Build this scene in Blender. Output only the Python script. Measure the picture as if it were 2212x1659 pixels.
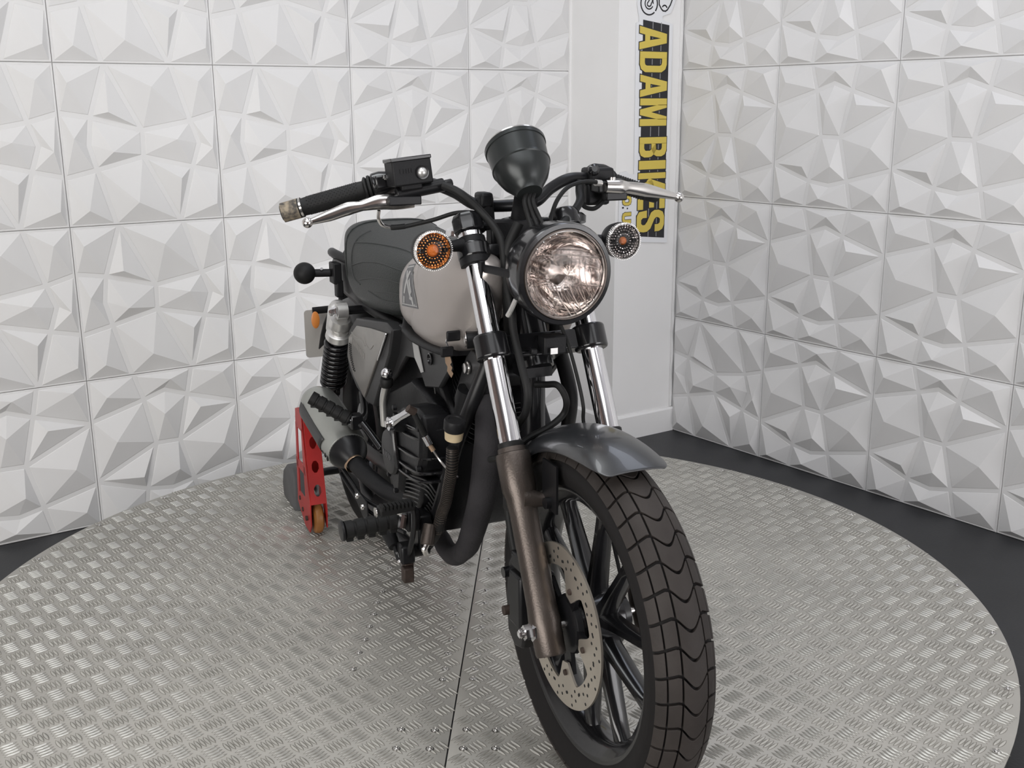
import bpy, bmesh, math, random
from mathutils import Vector, Matrix
from math import sin, cos, pi, radians, sqrt, atan2
random.seed(7)
for o in list(bpy.data.objects): bpy.data.objects.remove(o)
SC = bpy.context.scene
COL = SC.collection

# ------------------------------------------------------------------ camera
CAM = Vector((3.1512, -3.2281, 1.3566))
yaw, pitch, roll = 2.4974, -0.2522, -0.0065
fw = Vector((cos(pitch)*cos(yaw), cos(pitch)*sin(yaw), sin(pitch)))
ri = Vector((sin(yaw), -cos(yaw), 0)); up = ri.cross(fw)
ri2 = ri*cos(roll)+up*sin(roll); up2 = -ri*sin(roll)+up*cos(roll)
cd = bpy.data.cameras.new('camera'); co = bpy.data.objects.new('camera', cd); COL.objects.link(co)
cd.sensor_width = 36; cd.sensor_fit = 'HORIZONTAL'; cd.lens = 2312.8/2212*36
cd.clip_start = .05; cd.clip_end = 60
mw = Matrix.Identity(4)
for i in range(3):
    mw[i][0] = ri2[i]; mw[i][1] = up2[i]; mw[i][2] = -fw[i]; mw[i][3] = CAM[i]
co.matrix_world = mw
SC.camera = co

# ------------------------------------------------------------------ world, lights, exposure
W = bpy.data.worlds.new('world'); SC.world = W; W.use_nodes = True
W.node_tree.nodes['Background'].inputs[0].default_value = (.80, .82, .86, 1)
W.node_tree.nodes['Background'].inputs[1].default_value = .42
SC.view_settings.view_transform = 'Standard'; SC.view_settings.look = 'None'
SC.view_settings.gamma = 1; SC.view_settings.use_curve_mapping = False
SC.view_settings.exposure = 0.0
def area(name, loc, tgt, sx, sy, power, col):
    l = bpy.data.lights.new(name, 'AREA'); l.shape = 'RECTANGLE'; l.size = sx; l.size_y = sy
    l.energy = power; l.color = col
    o = bpy.data.objects.new(name, l); COL.objects.link(o); o.location = loc
    d = Vector(tgt)-Vector(loc); o.rotation_euler = d.to_track_quat('-Z', 'Y').to_euler()
    return o
area('ceiling_strip', (1.25, -2.35, 2.72), (1.25, -2.35, 0), 1.3, .45, 10, (.95, .98, 1))
area('ceiling_strip', (1.3, -1.0, 2.72), (1.3, -1.0, 0), 1.6, .45, 7, (.80, .86, 1))
area('ceiling_panel', (3.2, -3.6, 2.72), (3.2, -3.6, 0), 2.0, 1.6, 13, (.95, .97, 1))
area('window_light', (3.0, -5.6, 1.0), (1.1, -.2, .5), 3.0, 1.5, 98, (1, .98, .95))
area('window_light', (5.4, -1.0, 1.0), (0, -.2, .6), 2.2, 1.4, 52, (.98, .975, 1))
area('led_panel', (2.35, -2.45, 2.25), (.35, -.75, .35), 2.2, .7, 9, (.97, .98, 1))

# ------------------------------------------------------------------ materials
def new_mat(name):
    m = bpy.data.materials.new(name); m.use_nodes = True
    return m, m.node_tree, m.node_tree.nodes['Principled BSDF']
def mat(name, col, rough=.5, metal=0, var=.0, vscale=8, bump=0, bscale=60, coat=0, trans=0, ior=1.45, rvar=0, emis=None, col2=None, spec=.5):
    m, nt, p = new_mat(name)
    p.inputs['Base Color'].default_value = (*col, 1); p.inputs['Roughness'].default_value = rough
    p.inputs['Metallic'].default_value = metal; p.inputs['IOR'].default_value = ior
    p.inputs['Coat Weight'].default_value = coat; p.inputs['Transmission Weight'].default_value = trans
    p.inputs['Specular IOR Level'].default_value = spec
    tc = nt.nodes.new('ShaderNodeTexCoord')
    if var or col2:
        n = nt.nodes.new('ShaderNodeTexNoise'); n.inputs['Scale'].default_value = vscale; n.inputs['Detail'].default_value = 6
        nt.links.new(tc.outputs['Object'], n.inputs['Vector'])
        r = nt.nodes.new('ShaderNodeValToRGB'); nt.links.new(n.outputs['Fac'], r.inputs['Fac'])
        c2 = col2 if col2 else tuple(max(0, c*(1-var)) for c in col)
        r.color_ramp.elements[0].position = .35; r.color_ramp.elements[0].color = (*c2, 1)
        r.color_ramp.elements[1].position = .65; r.color_ramp.elements[1].color = (*col, 1)
        nt.links.new(r.outputs['Color'], p.inputs['Base Color'])
    if rvar:
        n = nt.nodes.new('ShaderNodeTexNoise'); n.inputs['Scale'].default_value = 14; n.inputs['Detail'].default_value = 5
        nt.links.new(tc.outputs['Object'], n.inputs['Vector'])
        mr = nt.nodes.new('ShaderNodeMapRange'); mr.inputs['To Min'].default_value = max(0, rough-rvar); mr.inputs['To Max'].default_value = rough+rvar
        nt.links.new(n.outputs['Fac'], mr.inputs['Value']); nt.links.new(mr.outputs['Result'], p.inputs['Roughness'])
    if bump:
        n = nt.nodes.new('ShaderNodeTexNoise'); n.inputs['Scale'].default_value = bscale; n.inputs['Detail'].default_value = 4
        nt.links.new(tc.outputs['Object'], n.inputs['Vector'])
        b = nt.nodes.new('ShaderNodeBump'); b.inputs['Strength'].default_value = bump; b.inputs['Distance'].default_value = .002
        nt.links.new(n.outputs['Fac'], b.inputs['Height']); nt.links.new(b.outputs['Normal'], p.inputs['Normal'])
    if emis:
        p.inputs['Emission Color'].default_value = (*emis[:3], 1); p.inputs['Emission Strength'].default_value = emis[3]
    return m
M = {}
M['panel'] = mat('white_wall_panel', (.78, .775, .768), .5, var=.035, vscale=2.5, bump=.05, bscale=90)
M['wallpaint'] = mat('white_wall_paint', (.89, .885, .875), .6, var=.03, vscale=3, bump=.08, bscale=40)
M['backwall'] = mat('rose_brown_wall_paint', (.42, .315, .28), .7, var=.15, vscale=2)
M['floor'] = mat('black_rubber_floor', (.034, .035, .038), .5, var=.2, vscale=5, bump=.35, bscale=160)
M['ceil'] = mat('white_ceiling', (.70, .70, .72), .8)
M['alu'] = mat('checker_plate_aluminium', (.52, .505, .465), .42, .5, var=.14, vscale=3.2, rvar=.12, bump=.12, bscale=120)
M['alubar'] = mat('worn_aluminium_ribs', (.56, .55, .51), .36, .45, var=.2, vscale=6, rvar=.08)
M['skirt'] = mat('black_turntable_skirt', (.03, .03, .032), .6)
M['bolt'] = mat('dome_bolt_steel', (.45, .44, .42), .25, .9)
M['boltdark'] = mat('bolt_washer_grime', (.05, .048, .045), .6, .3)
M['chrome'] = mat('chrome', (.80, .80, .82), .055, 1)
M['steel'] = mat('polished_steel', (.70, .68, .66), .18, 1, rvar=.05)
M['alloy'] = mat('cast_alloy_silver', (.74, .73, .71), .34, .8, var=.15, vscale=30)
M['bronze'] = mat('bronze_grey_fork_paint', (.105, .088, .078), .36, .75, var=.2, vscale=20, bump=.15, bscale=300)
M['blackgloss'] = mat('gloss_black_paint', (.008, .008, .009), .2, 0, coat=.3)
M['blacksatin'] = mat('satin_black_metal', (.008, .008, .009), .35, 0, spec=.35, bump=.05, bscale=200)
M['blackmatte'] = mat('matte_black_plastic', (.009, .009, .010), .5, 0, spec=.3, bump=.15, bscale=250)
M['fenderblk'] = mat('satin_black_fender_paint', (.014, .015, .017), .32, .0, coat=.35, spec=.9)
M['podblk'] = mat('dark_grey_gauge_shell', (.028, .031, .031), .30, .4)
M['rubber'] = mat('black_rubber', (.011, .011, .011), .55, 0, spec=.3, bump=.15, bscale=150)
M['tyre'] = mat('tyre_rubber_groove', (.011, .010, .010), .75, 0, spec=.25, bump=.2, bscale=120)
M['tread'] = mat('tyre_tread_rubber', (.040, .034, .031), .62, 0, spec=.3, var=.25, vscale=15, bump=.2, bscale=160)
M['disc'] = mat('brushed_brake_disc', (.58, .53, .46), .34, .8, var=.18, vscale=9, rvar=.08)
M['hole'] = mat('drilled_hole_dark', (.01, .01, .01), .8)
M['tank'] = mat('satin_silver_grey_paint', (.40, .365, .345), .30, .5, var=.06, vscale=7, bump=.03, bscale=300)
M['silverpanel'] = mat('brushed_grey_side_panel', (.33, .315, .295), .33, .6, var=.2, vscale=9, bump=.1, bscale=20)
M['darkplastic'] = mat('charcoal_body_plastic', (.026, .026, .027), .42, 0, spec=.35, bump=.08, bscale=300)
M['seat'] = mat('black_vinyl_seat', (.014, .017, .016), .42, 0, spec=.4, bump=.55, bscale=330)
M['seamgrey'] = mat('grey_seat_seam_thread', (.035, .037, .037), .6)
M['muffler'] = mat('satin_silver_muffler', (.40, .41, .385), .30, .75, var=.12, vscale=9)
M['mufdark'] = mat('charcoal_muffler_panel', (.045, .046, .047), .45, .2)
M['wrap'] = mat('charcoal_exhaust_wrap', (.040, .038, .041), .85, 0, spec=.2, var=.25, vscale=14, bump=.5, bscale=220)
M['amber'] = mat('amber_indicator_bulb', (.62, .17, .03), .15, 0, bump=1.0, bscale=240)
M['reflector'] = mat('orange_reflector', (.62, .22, .05), .3)
M['frost'] = mat('milky_reservoir_plastic', (.62, .50, .32), .4, 0, var=.25, vscale=25)
M['plateback'] = mat('grey_plate_back', (.40, .385, .36), .55, .1)
M['red'] = mat('red_painted_steel', (.42, .020, .018), .42, .1, col2=(.30, .015, .014), vscale=12, bump=.1, bscale=40)
M['amberwheel'] = mat('amber_polyurethane_wheel', (.30, .125, .035), .4, 0, var=.3, vscale=15)
M['greyrub'] = mat('dark_grey_rubber_block', (.10, .10, .102), .7, 0, var=.2, vscale=15, bump=.2, bscale=100)
M['signwhite'] = mat('white_sign_board', (.83, .84, .86), .4)
M['signblack'] = mat('black_sign_print', (.022, .022, .026), .4)
M['signyellow'] = mat('yellow_sign_print', (.70, .545, .105), .4)
M['signgrey'] = mat('grey_sign_lane_print', (.30, .30, .31), .4)
M['brass'] = mat('brass_key_blade', (.40, .28, .19), .35, .6)
M['decalgrey'] = mat('dark_grey_tank_decal', (.10, .10, .105), .4)
M['decallight'] = mat('light_grey_tank_decal', (.36, .36, .355), .4)
M['engine'] = mat('black_engine_paint', (.007, .007, .008), .38, 0, spec=.32, bump=.2, bscale=180)
M['rust'] = mat('rusty_brown_metal', (.060, .042, .034), .65, .3, var=.4, vscale=40)
M['ridge'] = mat('worn_grey_fin_edge', (.10, .10, .10), .4, .3)
def glassmat(name, col, rough=.02):
    m, nt, p = new_mat(name)
    out = nt.nodes['Material Output']
    g = nt.nodes.new('ShaderNodeBsdfGlass'); g.inputs['Color'].default_value = (*col, 1); g.inputs['Roughness'].default_value = rough; g.inputs['IOR'].default_value = 1.3
    t = nt.nodes.new('ShaderNodeBsdfTransparent'); t.inputs['Color'].default_value = (*col, 1)
    mx = nt.nodes.new('ShaderNodeMixShader'); mx.inputs[0].default_value = .55
    nt.links.new(g.outputs[0], mx.inputs[1]); nt.links.new(t.outputs[0], mx.inputs[2]); nt.links.new(mx.outputs[0], out.inputs['Surface'])
    return m
M['lens'] = glassmat('clear_lens', (.97, .95, .94))
def reflmat(name, col, rough, seg, metal=1, st=.7):
    # faceted mirror: radial/vertical facets as bump
    m, nt, p = new_mat(name)
    p.inputs['Base Color'].default_value = (*col, 1); p.inputs['Metallic'].default_value = metal; p.inputs['Roughness'].default_value = rough
    tc = nt.nodes.new('ShaderNodeTexCoord')
    v = nt.nodes.new('ShaderNodeTexVoronoi'); v.inputs['Scale'].default_value = seg; v.distance = 'CHEBYCHEV'
    nt.links.new(tc.outputs['Object'], v.inputs['Vector'])
    b = nt.nodes.new('ShaderNodeBump'); b.inputs['Strength'].default_value = st; b.inputs['Distance'].default_value = .004
    nt.links.new(v.outputs['Distance'], b.inputs['Height']); nt.links.new(b.outputs['Normal'], p.inputs['Normal'])
    return m
M['reflect'] = reflmat('headlight_reflector_mirror', (.88, .84, .82), .05, 30, 1, .28)
M['reflect3'] = reflmat('mirror_painted_amber_reflection', (.90, .36, .10), .25, 170, .55, .9)  # orange reflection of the bulb painted into the mirror's colour
M['reflect2'] = reflmat('indicator_reflector_mirror', (.80, .77, .75), .22, 150, .7, .8)

# ------------------------------------------------------------------ mesh helpers
class MB:
    def __init__(s): s.v = []; s.f = []
    def add(s, vs, fs):
        n = len(s.v); s.v += [tuple(p) for p in vs]; s.f += [tuple(i+n for i in f) for f in fs]; return s
    def box(s, c, size, R=None):
        c = Vector(c); hx, hy, hz = size[0]/2, size[1]/2, size[2]/2; vs = []
        for x in (-hx, hx):
            for y in (-hy, hy):
                for z in (-hz, hz):
                    p = Vector((x, y, z)); p = (R @ p) if R else p; vs.append(c+p)
        return s.add(vs, [(0, 1, 3, 2), (4, 6, 7, 5), (0, 4, 5, 1), (2, 3, 7, 6), (0, 2, 6, 4), (1, 5, 7, 3)])
    def lathe(s, prof, o, ax, seg=32, capa=True, capb=True, e1=None, arc=None):
        # prof: list of (t along axis, radius)
        o = Vector(o); ax = Vector(ax).normalized()
        if e1 is None: e1 = ax.orthogonal().normalized()
        else: e1 = (Vector(e1)-ax*Vector(e1).dot(ax)).normalized()
        e2 = ax.cross(e1); vs = []; fs = []; n = seg
        for t, r in prof:
            for k in range(n):
                a = 2*pi*k/n; vs.append(o+ax*t+(e1*cos(a)+e2*sin(a))*r)
        for i in range(len(prof)-1):
            for k in range(n):
                k2 = (k+1) % n; fs.append((i*n+k, i*n+k2, (i+1)*n+k2, (i+1)*n+k))
        if capa: fs.append(tuple(range(n-1, -1, -1)))
        if capb: fs.append(tuple((len(prof)-1)*n+k for k in range(n)))
        return s.add(vs, fs)
    def cyl(s, a, b, r, r2=None, seg=20, bev=0):
        a = Vector(a); b = Vector(b); L = (b-a).length; r2 = r if r2 is None else r2
        pr = [(0, r), (L, r2)] if not bev else [(0, r-bev), (bev, r), (L-bev, r2), (L, r2-bev)]
        return s.lathe(pr, a, b-a, seg)
    def sphere(s, c, r, seg=20, sc=(1, 1, 1)):
        c = Vector(c); n = seg//2; vs = []; fs = []
        for i in range(n+1):
            th = pi*i/n
            for k in range(seg):
                a = 2*pi*k/seg; vs.append((c.x+r*sc[0]*sin(th)*cos(a), c.y+r*sc[1]*sin(th)*sin(a), c.z+r*sc[2]*cos(th)))
        for i in range(n):
            for k in range(seg): fs.append((i*seg+k, (i+1)*seg+k, (i+1)*seg+(k+1) % seg, i*seg+(k+1) % seg))
        return s.add(vs, fs)
    def tube(s, pts, r, seg=12, smooth=True, n=8, flat=None, cap=True):
        P = [Vector(p) for p in pts]
        rr = r if isinstance(r, (list, tuple)) else [r]*len(P)
        if smooth and len(P) > 2: P, rr = spline(P, rr, n)
        T = []
        for i in range(len(P)):
            a = P[max(i-1, 0)]; b = P[min(i+1, len(P)-1)]; T.append((b-a).normalized())
        e1 = T[0].orthogonal().normalized()
        if flat is not None:
            e1 = (Vector(flat[0])-T[0]*Vector(flat[0]).dot(T[0])).normalized()
        vs = []; fs = []
        for i, p in enumerate(P):
            if flat is not None: e1 = Vector(flat[0])
            e1 = (e1-T[i]*e1.dot(T[i])).normalized(); e2 = T[i].cross(e1)
            for k in range(seg):
                a = 2*pi*k/seg; q = flat[1] if flat is not None else 1
                vs.append(p+(e1*cos(a)*q+e2*sin(a))*rr[i])
        m = len(P)
        for i in range(m-1):
            for k in range(seg): fs.append((i*seg+k, i*seg+(k+1) % seg, (i+1)*seg+(k+1) % seg, (i+1)*seg+k))
        if cap: fs.append(tuple(range(seg-1, -1, -1))); fs.append(tuple((m-1)*seg+k for k in range(seg)))
        return s.add(vs, fs)
    def prism(s, poly, o, ex, ey, depth, inset=0, holes=None):
        # poly in (ex,ey) coordinates, extruded along ez = ex x ey by depth; inset: bevel of the front face
        o = Vector(o); ex = Vector(ex); ey = Vector(ey); ez = ex.cross(ey).normalized(); n = len(poly)
        rings = [[(x, y, 0) for x, y in poly]]
        if inset:
            ins = offset_poly(poly, inset)
            rings += [[(x, y, depth-inset*.7) for x, y in poly], [(x, y, depth) for x, y in ins]]
        else: rings += [[(x, y, depth) for x, y in poly]]
        vs = [o+ex*x+ey*y+ez*z for rg in rings for x, y, z in rg]; fs = []
        for i in range(len(rings)-1):
            for k in range(n): fs.append((i*n+k, i*n+(k+1) % n, (i+1)*n+(k+1) % n, (i+1)*n+k))
        fs.append(tuple(range(n-1, -1, -1))); fs.append(tuple((len(rings)-1)*n+k for k in range(n)))
        return s.add(vs, fs)
    def loft(s, secs, cap=True, close=False):
        n = len(secs[0]); vs = [p for sc in secs for p in sc]; fs = []
        m = len(secs)
        for i in range(m if close else m-1):
            j = (i+1) % m
            for k in range(n): fs.append((i*n+k, i*n+(k+1) % n, j*n+(k+1) % n, j*n+k))
        if cap and not close: fs.append(tuple(range(n-1, -1, -1))); fs.append(tuple((m-1)*n+k for k in range(n)))
        return s.add(vs, fs)
    def grid(s, rows, thick=None):
        m = len(rows); n = len(rows[0]); vs = [p for r in rows for p in r]
        fs = [(i*n+k, i*n+k+1, (i+1)*n+k+1, (i+1)*n+k) for i in range(m-1) for k in range(n-1)]
        return s.add(vs, fs)
    def build(s, name, mt, parent=None, angle=35, bev=0, solid=0, sub=0, label=None, cat=None, group=None, kind=None, loc=None, rz=0):
        me = bpy.data.meshes.new(name); me.from_pydata([tuple(v) for v in s.v], [], s.f); me.update()
        bm = bmesh.new(); bm.from_mesh(me); bmesh.ops.recalc_face_normals(bm, faces=bm.faces); bm.to_mesh(me); bm.free()
        for p in me.polygons: p.use_smooth = True
        me.set_sharp_from_angle(angle=radians(angle))
        for mm in (mt if isinstance(mt, (list, tuple)) else [mt]): me.materials.append(M[mm] if isinstance(mm, str) else mm)
        o = bpy.data.objects.new(name, me); COL.objects.link(o)
        if parent: o.parent = parent
        if loc: o.location = loc
        if rz: o.rotation_euler.z = rz
        if solid:
            d = o.modifiers.new('solid', 'SOLIDIFY'); d.thickness = solid; d.offset = 0
        if bev:
            d = o.modifiers.new('bevel', 'BEVEL'); d.width = bev; d.segments = 2; d.limit_method = 'ANGLE'; d.angle_limit = radians(40)
        if sub:
            d = o.modifiers.new('sub', 'SUBSURF'); d.levels = sub; d.render_levels = sub
        return tag(o, label, cat, group, kind)
def tag(o, label=None, cat=None, group=None, kind=None):
    if label: o['label'] = label
    if cat: o['category'] = cat
    if group: o['group'] = group
    if kind: o['kind'] = kind
    return o
def empty(name, loc=(0, 0, 0), rz=0, parent=None, **k):
    o = bpy.data.objects.new(name, None); COL.objects.link(o); o.location = loc; o.rotation_euler.z = rz; o.empty_display_size = .1
    if parent: o.parent = parent
    return tag(o, **k)
def spline(P, R, n):
    out = []; ro = []
    for i in range(len(P)-1):
        p0 = P[max(i-1, 0)]; p1 = P[i]; p2 = P[i+1]; p3 = P[min(i+2, len(P)-1)]
        for k in range(n):
            t = k/n; t2 = t*t; t3 = t2*t
            out.append(.5*((2*p1)+(p2-p0)*t+(2*p0-5*p1+4*p2-p3)*t2+(3*p1-p0-3*p2+p3)*t3)); ro.append(R[i]*(1-t)+R[i+1]*t)
    out.append(P[-1]); ro.append(R[-1]); return out, ro
def offset_poly(poly, d):
    n = len(poly); A = sum(poly[i][0]*poly[(i+1) % n][1]-poly[(i+1) % n][0]*poly[i][1] for i in range(n)); s = 1 if A > 0 else -1
    out = []
    for i in range(n):
        p = Vector(poly[i]); a = Vector(poly[i-1]); b = Vector(poly[(i+1) % n])
        e1 = (p-a).normalized(); e2 = (b-p).normalized()
        n1 = Vector((-e1.y, e1.x))*s; n2 = Vector((-e2.y, e2.x))*s
        bs = (n1+n2); L = bs.length
        if L < 1e-6: out.append((p.x+n1.x*d, p.y+n1.y*d)); continue
        bs /= L; k = d/max(.35, bs.dot(n1)); out.append((p.x+bs.x*k, p.y+bs.y*k))
    return out
def ring(c, r, n, a0=0, sx=1, sy=1): return [(c[0]+sx*r*cos(a0+2*pi*k/n), c[1]+sy*r*sin(a0+2*pi*k/n)) for k in range(n)]

# ------------------------------------------------------------------ room
X, Yv, Zv = Vector((1, 0, 0)), Vector((0, 1, 0)), Vector((0, 0, 1))
R0 = Vector((0, 0, 0)); L0 = Vector((-.3189, -.3172, 0)); K0 = Vector((-.019, -.329, 0))
LD = Vector((cos(4.6714), sin(4.6714), 0)); LN = Vector((-LD.y, LD.x, 0))
HT = 2.8
# floor and ceiling
MB().box((2.6, -2.9, -.05), (7.6, 7.8, .1)).build('floor', 'floor', kind='structure')
MB().box((2.6, -2.9, HT+.05), (7.6, 7.8, .1)).build('ceiling', 'ceil', kind='structure')
wr = MB().box((3.0, .05+.012, HT/2), (6.8, .1, HT)).build('wall_right', 'wallpaint', kind='structure')
wl = MB()
a = L0-LN*.012; b = a+LD*6.6
wl.prism([(0, 0), (6.9, 0), (6.9, .1), (0, .1)], a-LD*.3, LD, -LN, 0.001)
wlm = MB(); q = [a-LD*.3, a+LD*6.6, a+LD*6.6-LN*.1, a-LD*.3-LN*.1]
wlm.loft([[p for p in q], [p+Zv*HT for p in q]]); wl = wlm.build('wall_left', 'wallpaint', kind='structure')
MB().box((6.3, -2.9, HT/2), (.1, 7.8, HT)).build('wall_front', 'backwall', kind='structure')
MB().box((2.6, -6.7, HT/2), (7.6, .1, HT)).build('wall_back', 'backwall', kind='structure')
# column in the corner
q = [L0, K0, R0+Vector((0, .02, 0)), Vector((-.3189, .05, 0))]
cm = MB(); cm.loft([[p for p in q], [p+Zv*HT for p in q]]); column = cm.build('wall_corner', 'wallpaint', kind='structure')
n1 = (K0-L0).normalized(); n2 = (R0-K0).normalized()
o1 = Vector((n1.y, -n1.x, 0)); o2 = Vector((n2.y, -n2.x, 0))
t = .012; h = .105
bb = MB()
Kc = K0+o1*t+o2*t
q = [L0+o1*t, Kc, R0+o2*t, R0, K0, L0]
bb.loft([[p for p in q], [p+Zv*(h-.008) for p in q], [p+Zv*h-(o1 if i == 0 else (o1+o2) if i == 1 else o2)*.006*(i < 3) for i, p in enumerate(q)]])
bb.build('baseboard_corner', 'wallpaint', kind='structure')
# vertical trims on the column's edges
for p, oo, nm in ((L0+o1*.004+n1*.004, o1, 'trim_1'), (R0+o2*.004-n2*.012, o2, 'trim_2')):
    MB().box(p+Zv*(HT/2+.055), (.008, .008, HT-.11)).build(nm, 'wallpaint', kind='structure')

# 3D wall panels -----------------------------------------------------
N = dict(tl=(0, 0), tr=(1, 0), br=(1, 1), bl=(0, 1), t1=(.30, 0), t2=(.69, 0), A=(.353, .181), p1=(.497, .133), B=(.649, .186),
         l1=(0, .284), r1=(1, .293), C=(.41, .497), D=(.574, .502), l2=(0, .70), E=(.327, .812), p2=(.498, .835), F=(.651, .80),
         r2=(1, .71), b1=(.298, 1), b2=(.697, 1))
CELLS = [('tl t1 A l1', (.105, .12), .026), ('t1 t2 B p1 A', (.53, .055), .024), ('t2 tr r1 B', (.895, .055), .026),
         ('l1 A C l2', (.14, .43), .030), ('A p1 B D C', (.47, .29), .028), ('B r1 D', (.72, .28), .026),
         ('l2 C E', (.295, .71), .026), ('C D F p2 E', (.54, .70), .028), ('D r1 r2 F', (.862, .57), .030),
         ('l2 E b1 bl', (.12, .94), .026), ('E p2 F b2 b1', (.455, .93), .026), ('F r2 br b2', (.90, .88), .026)]
def panel_mesh(rotated, usize=.5):
    mb = MB(); S = .5; g = .0009; th = .012
    # base slab with slightly eased edges; local x = u, z = -v (from the top), y = out of the wall (+)
    P = lambda u, v, h: (u*S, h, -v*S)
    e = g/S
    r0 = [(e, e), (1-e, e), (1-e, 1-e), (e, 1-e)]; r1 = offset_poly(r0, .0035)
    vs = [P(u, v, -.010) for u, v in r0]+[P(u, v, -.002) for u, v in r0]+[P(u, v, 0) for u, v in r1]
    fs = [(i*4+k, i*4+(k+1) % 4, (i+1)*4+(k+1) % 4, (i+1)*4+k) for i in range(2) for k in range(4)]+[(3, 2, 1, 0), (8, 9, 10, 11)]
    mb.add(vs, fs)
    for names, pk, hgt in CELLS:
        poly = [N[k] for k in names.split()]
        if rotated: poly = [(1-v, u) for u, v in poly]; pk = (1-pk[1], pk[0])
        ins = offset_poly(poly, .0145)
        vs = [P(u, v, .0003) for u, v in ins]+[P(u, v, .0018) for u, v in offset_poly(ins, .004)]
        n = len(ins); c = len(vs); vs.append(P(pk[0], pk[1], hgt*.94))
        fs = [(k, (k+1) % n, n+(k+1) % n, n+k) for k in range(n)]+[(n+k, n+(k+1) % n, c) for k in range(n)]
        mb.add(vs, fs)
    return mb
pa = panel_mesh(False).build('wall_panel', 'panel', wr, angle=4)
pb = panel_mesh(True).build('wall_panel', 'panel', wl, angle=4)
def place(src, parent, origin, dr, nrm, w=1.0, first=False):
    o = src if first else src.copy()
    if not first: COL.objects.link(o)
    o.parent = parent
    m = Matrix.Identity(4); ez = Zv
    for i in range(3): m[i][0] = dr[i]*w; m[i][1] = nrm[i]; m[i][2] = ez[i]; m[i][3] = origin[i]
    m.translation = m.translation+nrm*random.uniform(-.0008, .0008)
    o.matrix_parent_inverse = Matrix.Identity(4); o.matrix_local = m
    return o
fa = True; fb_ = True
for j in range(5):            # rows from the floor, zt = top of the row
    zt = .5*(j+1)
    for i in range(7):
        wdt = .487 if i == 0 else .5; u0 = 0 if i == 0 else .487+.5*(i-1)
        rot = (j == 0 and i == 0)
        src = pb if rot else pa
        org = R0+X*u0+Zv*zt
        place(src, wr, org, X, Vector((0, -1, 0)), wdt/.5, first=(not rot and fa))
        if not rot: fa = False
for j in range(5):
    zt = .5*(j+1)
    for i in range(8):
        wdt = .485 if i == 0 else .5; u1 = 0 if i == 0 else .485+.5*(i-1)
        rot = i >= 2 and j >= 1
        src = pb if rot else pa
        org = L0+LD*(u1+wdt)+Zv*zt
        place(src, wl, org, -LD, LN, wdt/.5, first=(rot and fb_))
        if rot: fb_ = False

# ------------------------------------------------------------------ turntable
PH = .175; PC = Vector((1.114, -1.814, 0)); PR = 1.243
tt = empty('turntable', (PC.x, PC.y, 0), label='round motorcycle turntable topped with ribbed aluminium checker plate in the middle of the floor', cat='turntable')
SA = atan2(-.595, .73)
sd = Vector((cos(SA), sin(SA))); sn = Vector((-sd.y, sd.x)); s0 = (Vector((.952, -1.691))-Vector((PC.x, PC.y))).dot(sn)
for sg in (1, -1):
    off = s0+sg*.0016; h0 = sqrt(PR*PR-off*off); a0 = atan2(off, h0)
    pts = []
    if sg > 0: A0, A1 = a0, pi-a0
    else: A0, A1 = pi-a0, 2*pi+a0
    K = 90
    for k in range(K+1):
        a = A0+(A1-A0)*k/K; q = sd*cos(a)*PR+sn*sin(a)*PR; pts.append((q.x, q.y))
    MB().prism(pts, (0, 0, PH-.004), X, Yv, .004, inset=.0008).build('deck_plate', 'alu', tt)
MB().lathe([(0, PR-.012), (PH-.03, PR-.012), (PH-.005, PR-.006)], (0, 0, 0), Zv, 120).build('skirt', 'skirt', tt)
# five-bar tread ribs
tr = MB(); L = .0655; e1 = Vector((cos(radians(50.8)), sin(radians(50.8))))*L; e2 = Vector((cos(radians(-39.2)), sin(radians(-39.2))))*L
g0 = Vector((1.3325, -2.192))-Vector((PC.x, PC.y))
BA = radians(4.5)
gr = MB()
def bar(mb, c, a, ln=.0335, wd=.0068, hh=.0023):
    d = Vector((cos(a), sin(a))); n = Vector((-d.y, d.x))
    pr = [(-.5, 0), (-.28, .36), (0, .5), (.28, .36), (.5, 0), (.28, -.36), (0, -.5), (-.28, -.36)]
    vs = [(c.x+d.x*u*ln+n.x*w*wd, c.y+d.y*u*ln+n.y*w*wd, PH-.0002) for u, w in pr]
    vs += [(c.x+d.x*u*ln, c.y+d.y*u*ln, PH+hh) for u in (-.30, 0, .30)]
    gr.add([(c.x+d.x*u*(ln+.0036)+n.x*w*(wd+.0024), c.y+d.y*u*(ln+.0036)+n.y*w*(wd+.0024), PH+.00012) for u, w in pr], [(0, 1, 2, 3, 4, 5, 6, 7)])
    mb.add(vs, [(0, 1, 8), (1, 2, 9, 8), (2, 3, 10, 9), (3, 4, 10), (4, 5, 10), (5, 6, 9, 10), (6, 7, 8, 9), (7, 0, 8)])
for i in range(-45, 46):
    for j in range(-45, 46):
        for h2, ang in ((0, BA), (1, BA+pi/2)):
            c = g0+e1*(i+h2*.5)+e2*(j+h2*.5)
            if c.length > PR+.03: continue
            pd = Vector((-sin(ang), cos(ang)))
            for k in range(-2, 3):
                cc = c+pd*k*.0096
                if cc.length > PR-.012: continue
                if abs(cc.dot(sn)-s0) < .010: continue
                bar(tr, cc, ang)
me = bpy.data.meshes.new('tread_rib'); me.from_pydata(tr.v, [], tr.f); me.materials.append(M['alubar'])
o = bpy.data.objects.new('tread_rib', me); COL.objects.link(o); o.parent = tt; o['kind'] = 'stuff'
M['grime'] = mat('plate_grime', (.34, .32, .28), .55, .3, var=.4, vscale=25)
me = bpy.data.meshes.new('rib_grime'); me.from_pydata(gr.v, [], gr.f); me.materials.append(M['grime'])
o = bpy.data.objects.new('rib_grime', me); COL.objects.link(o); o.parent = tt; o['kind'] = 'stuff'
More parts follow.
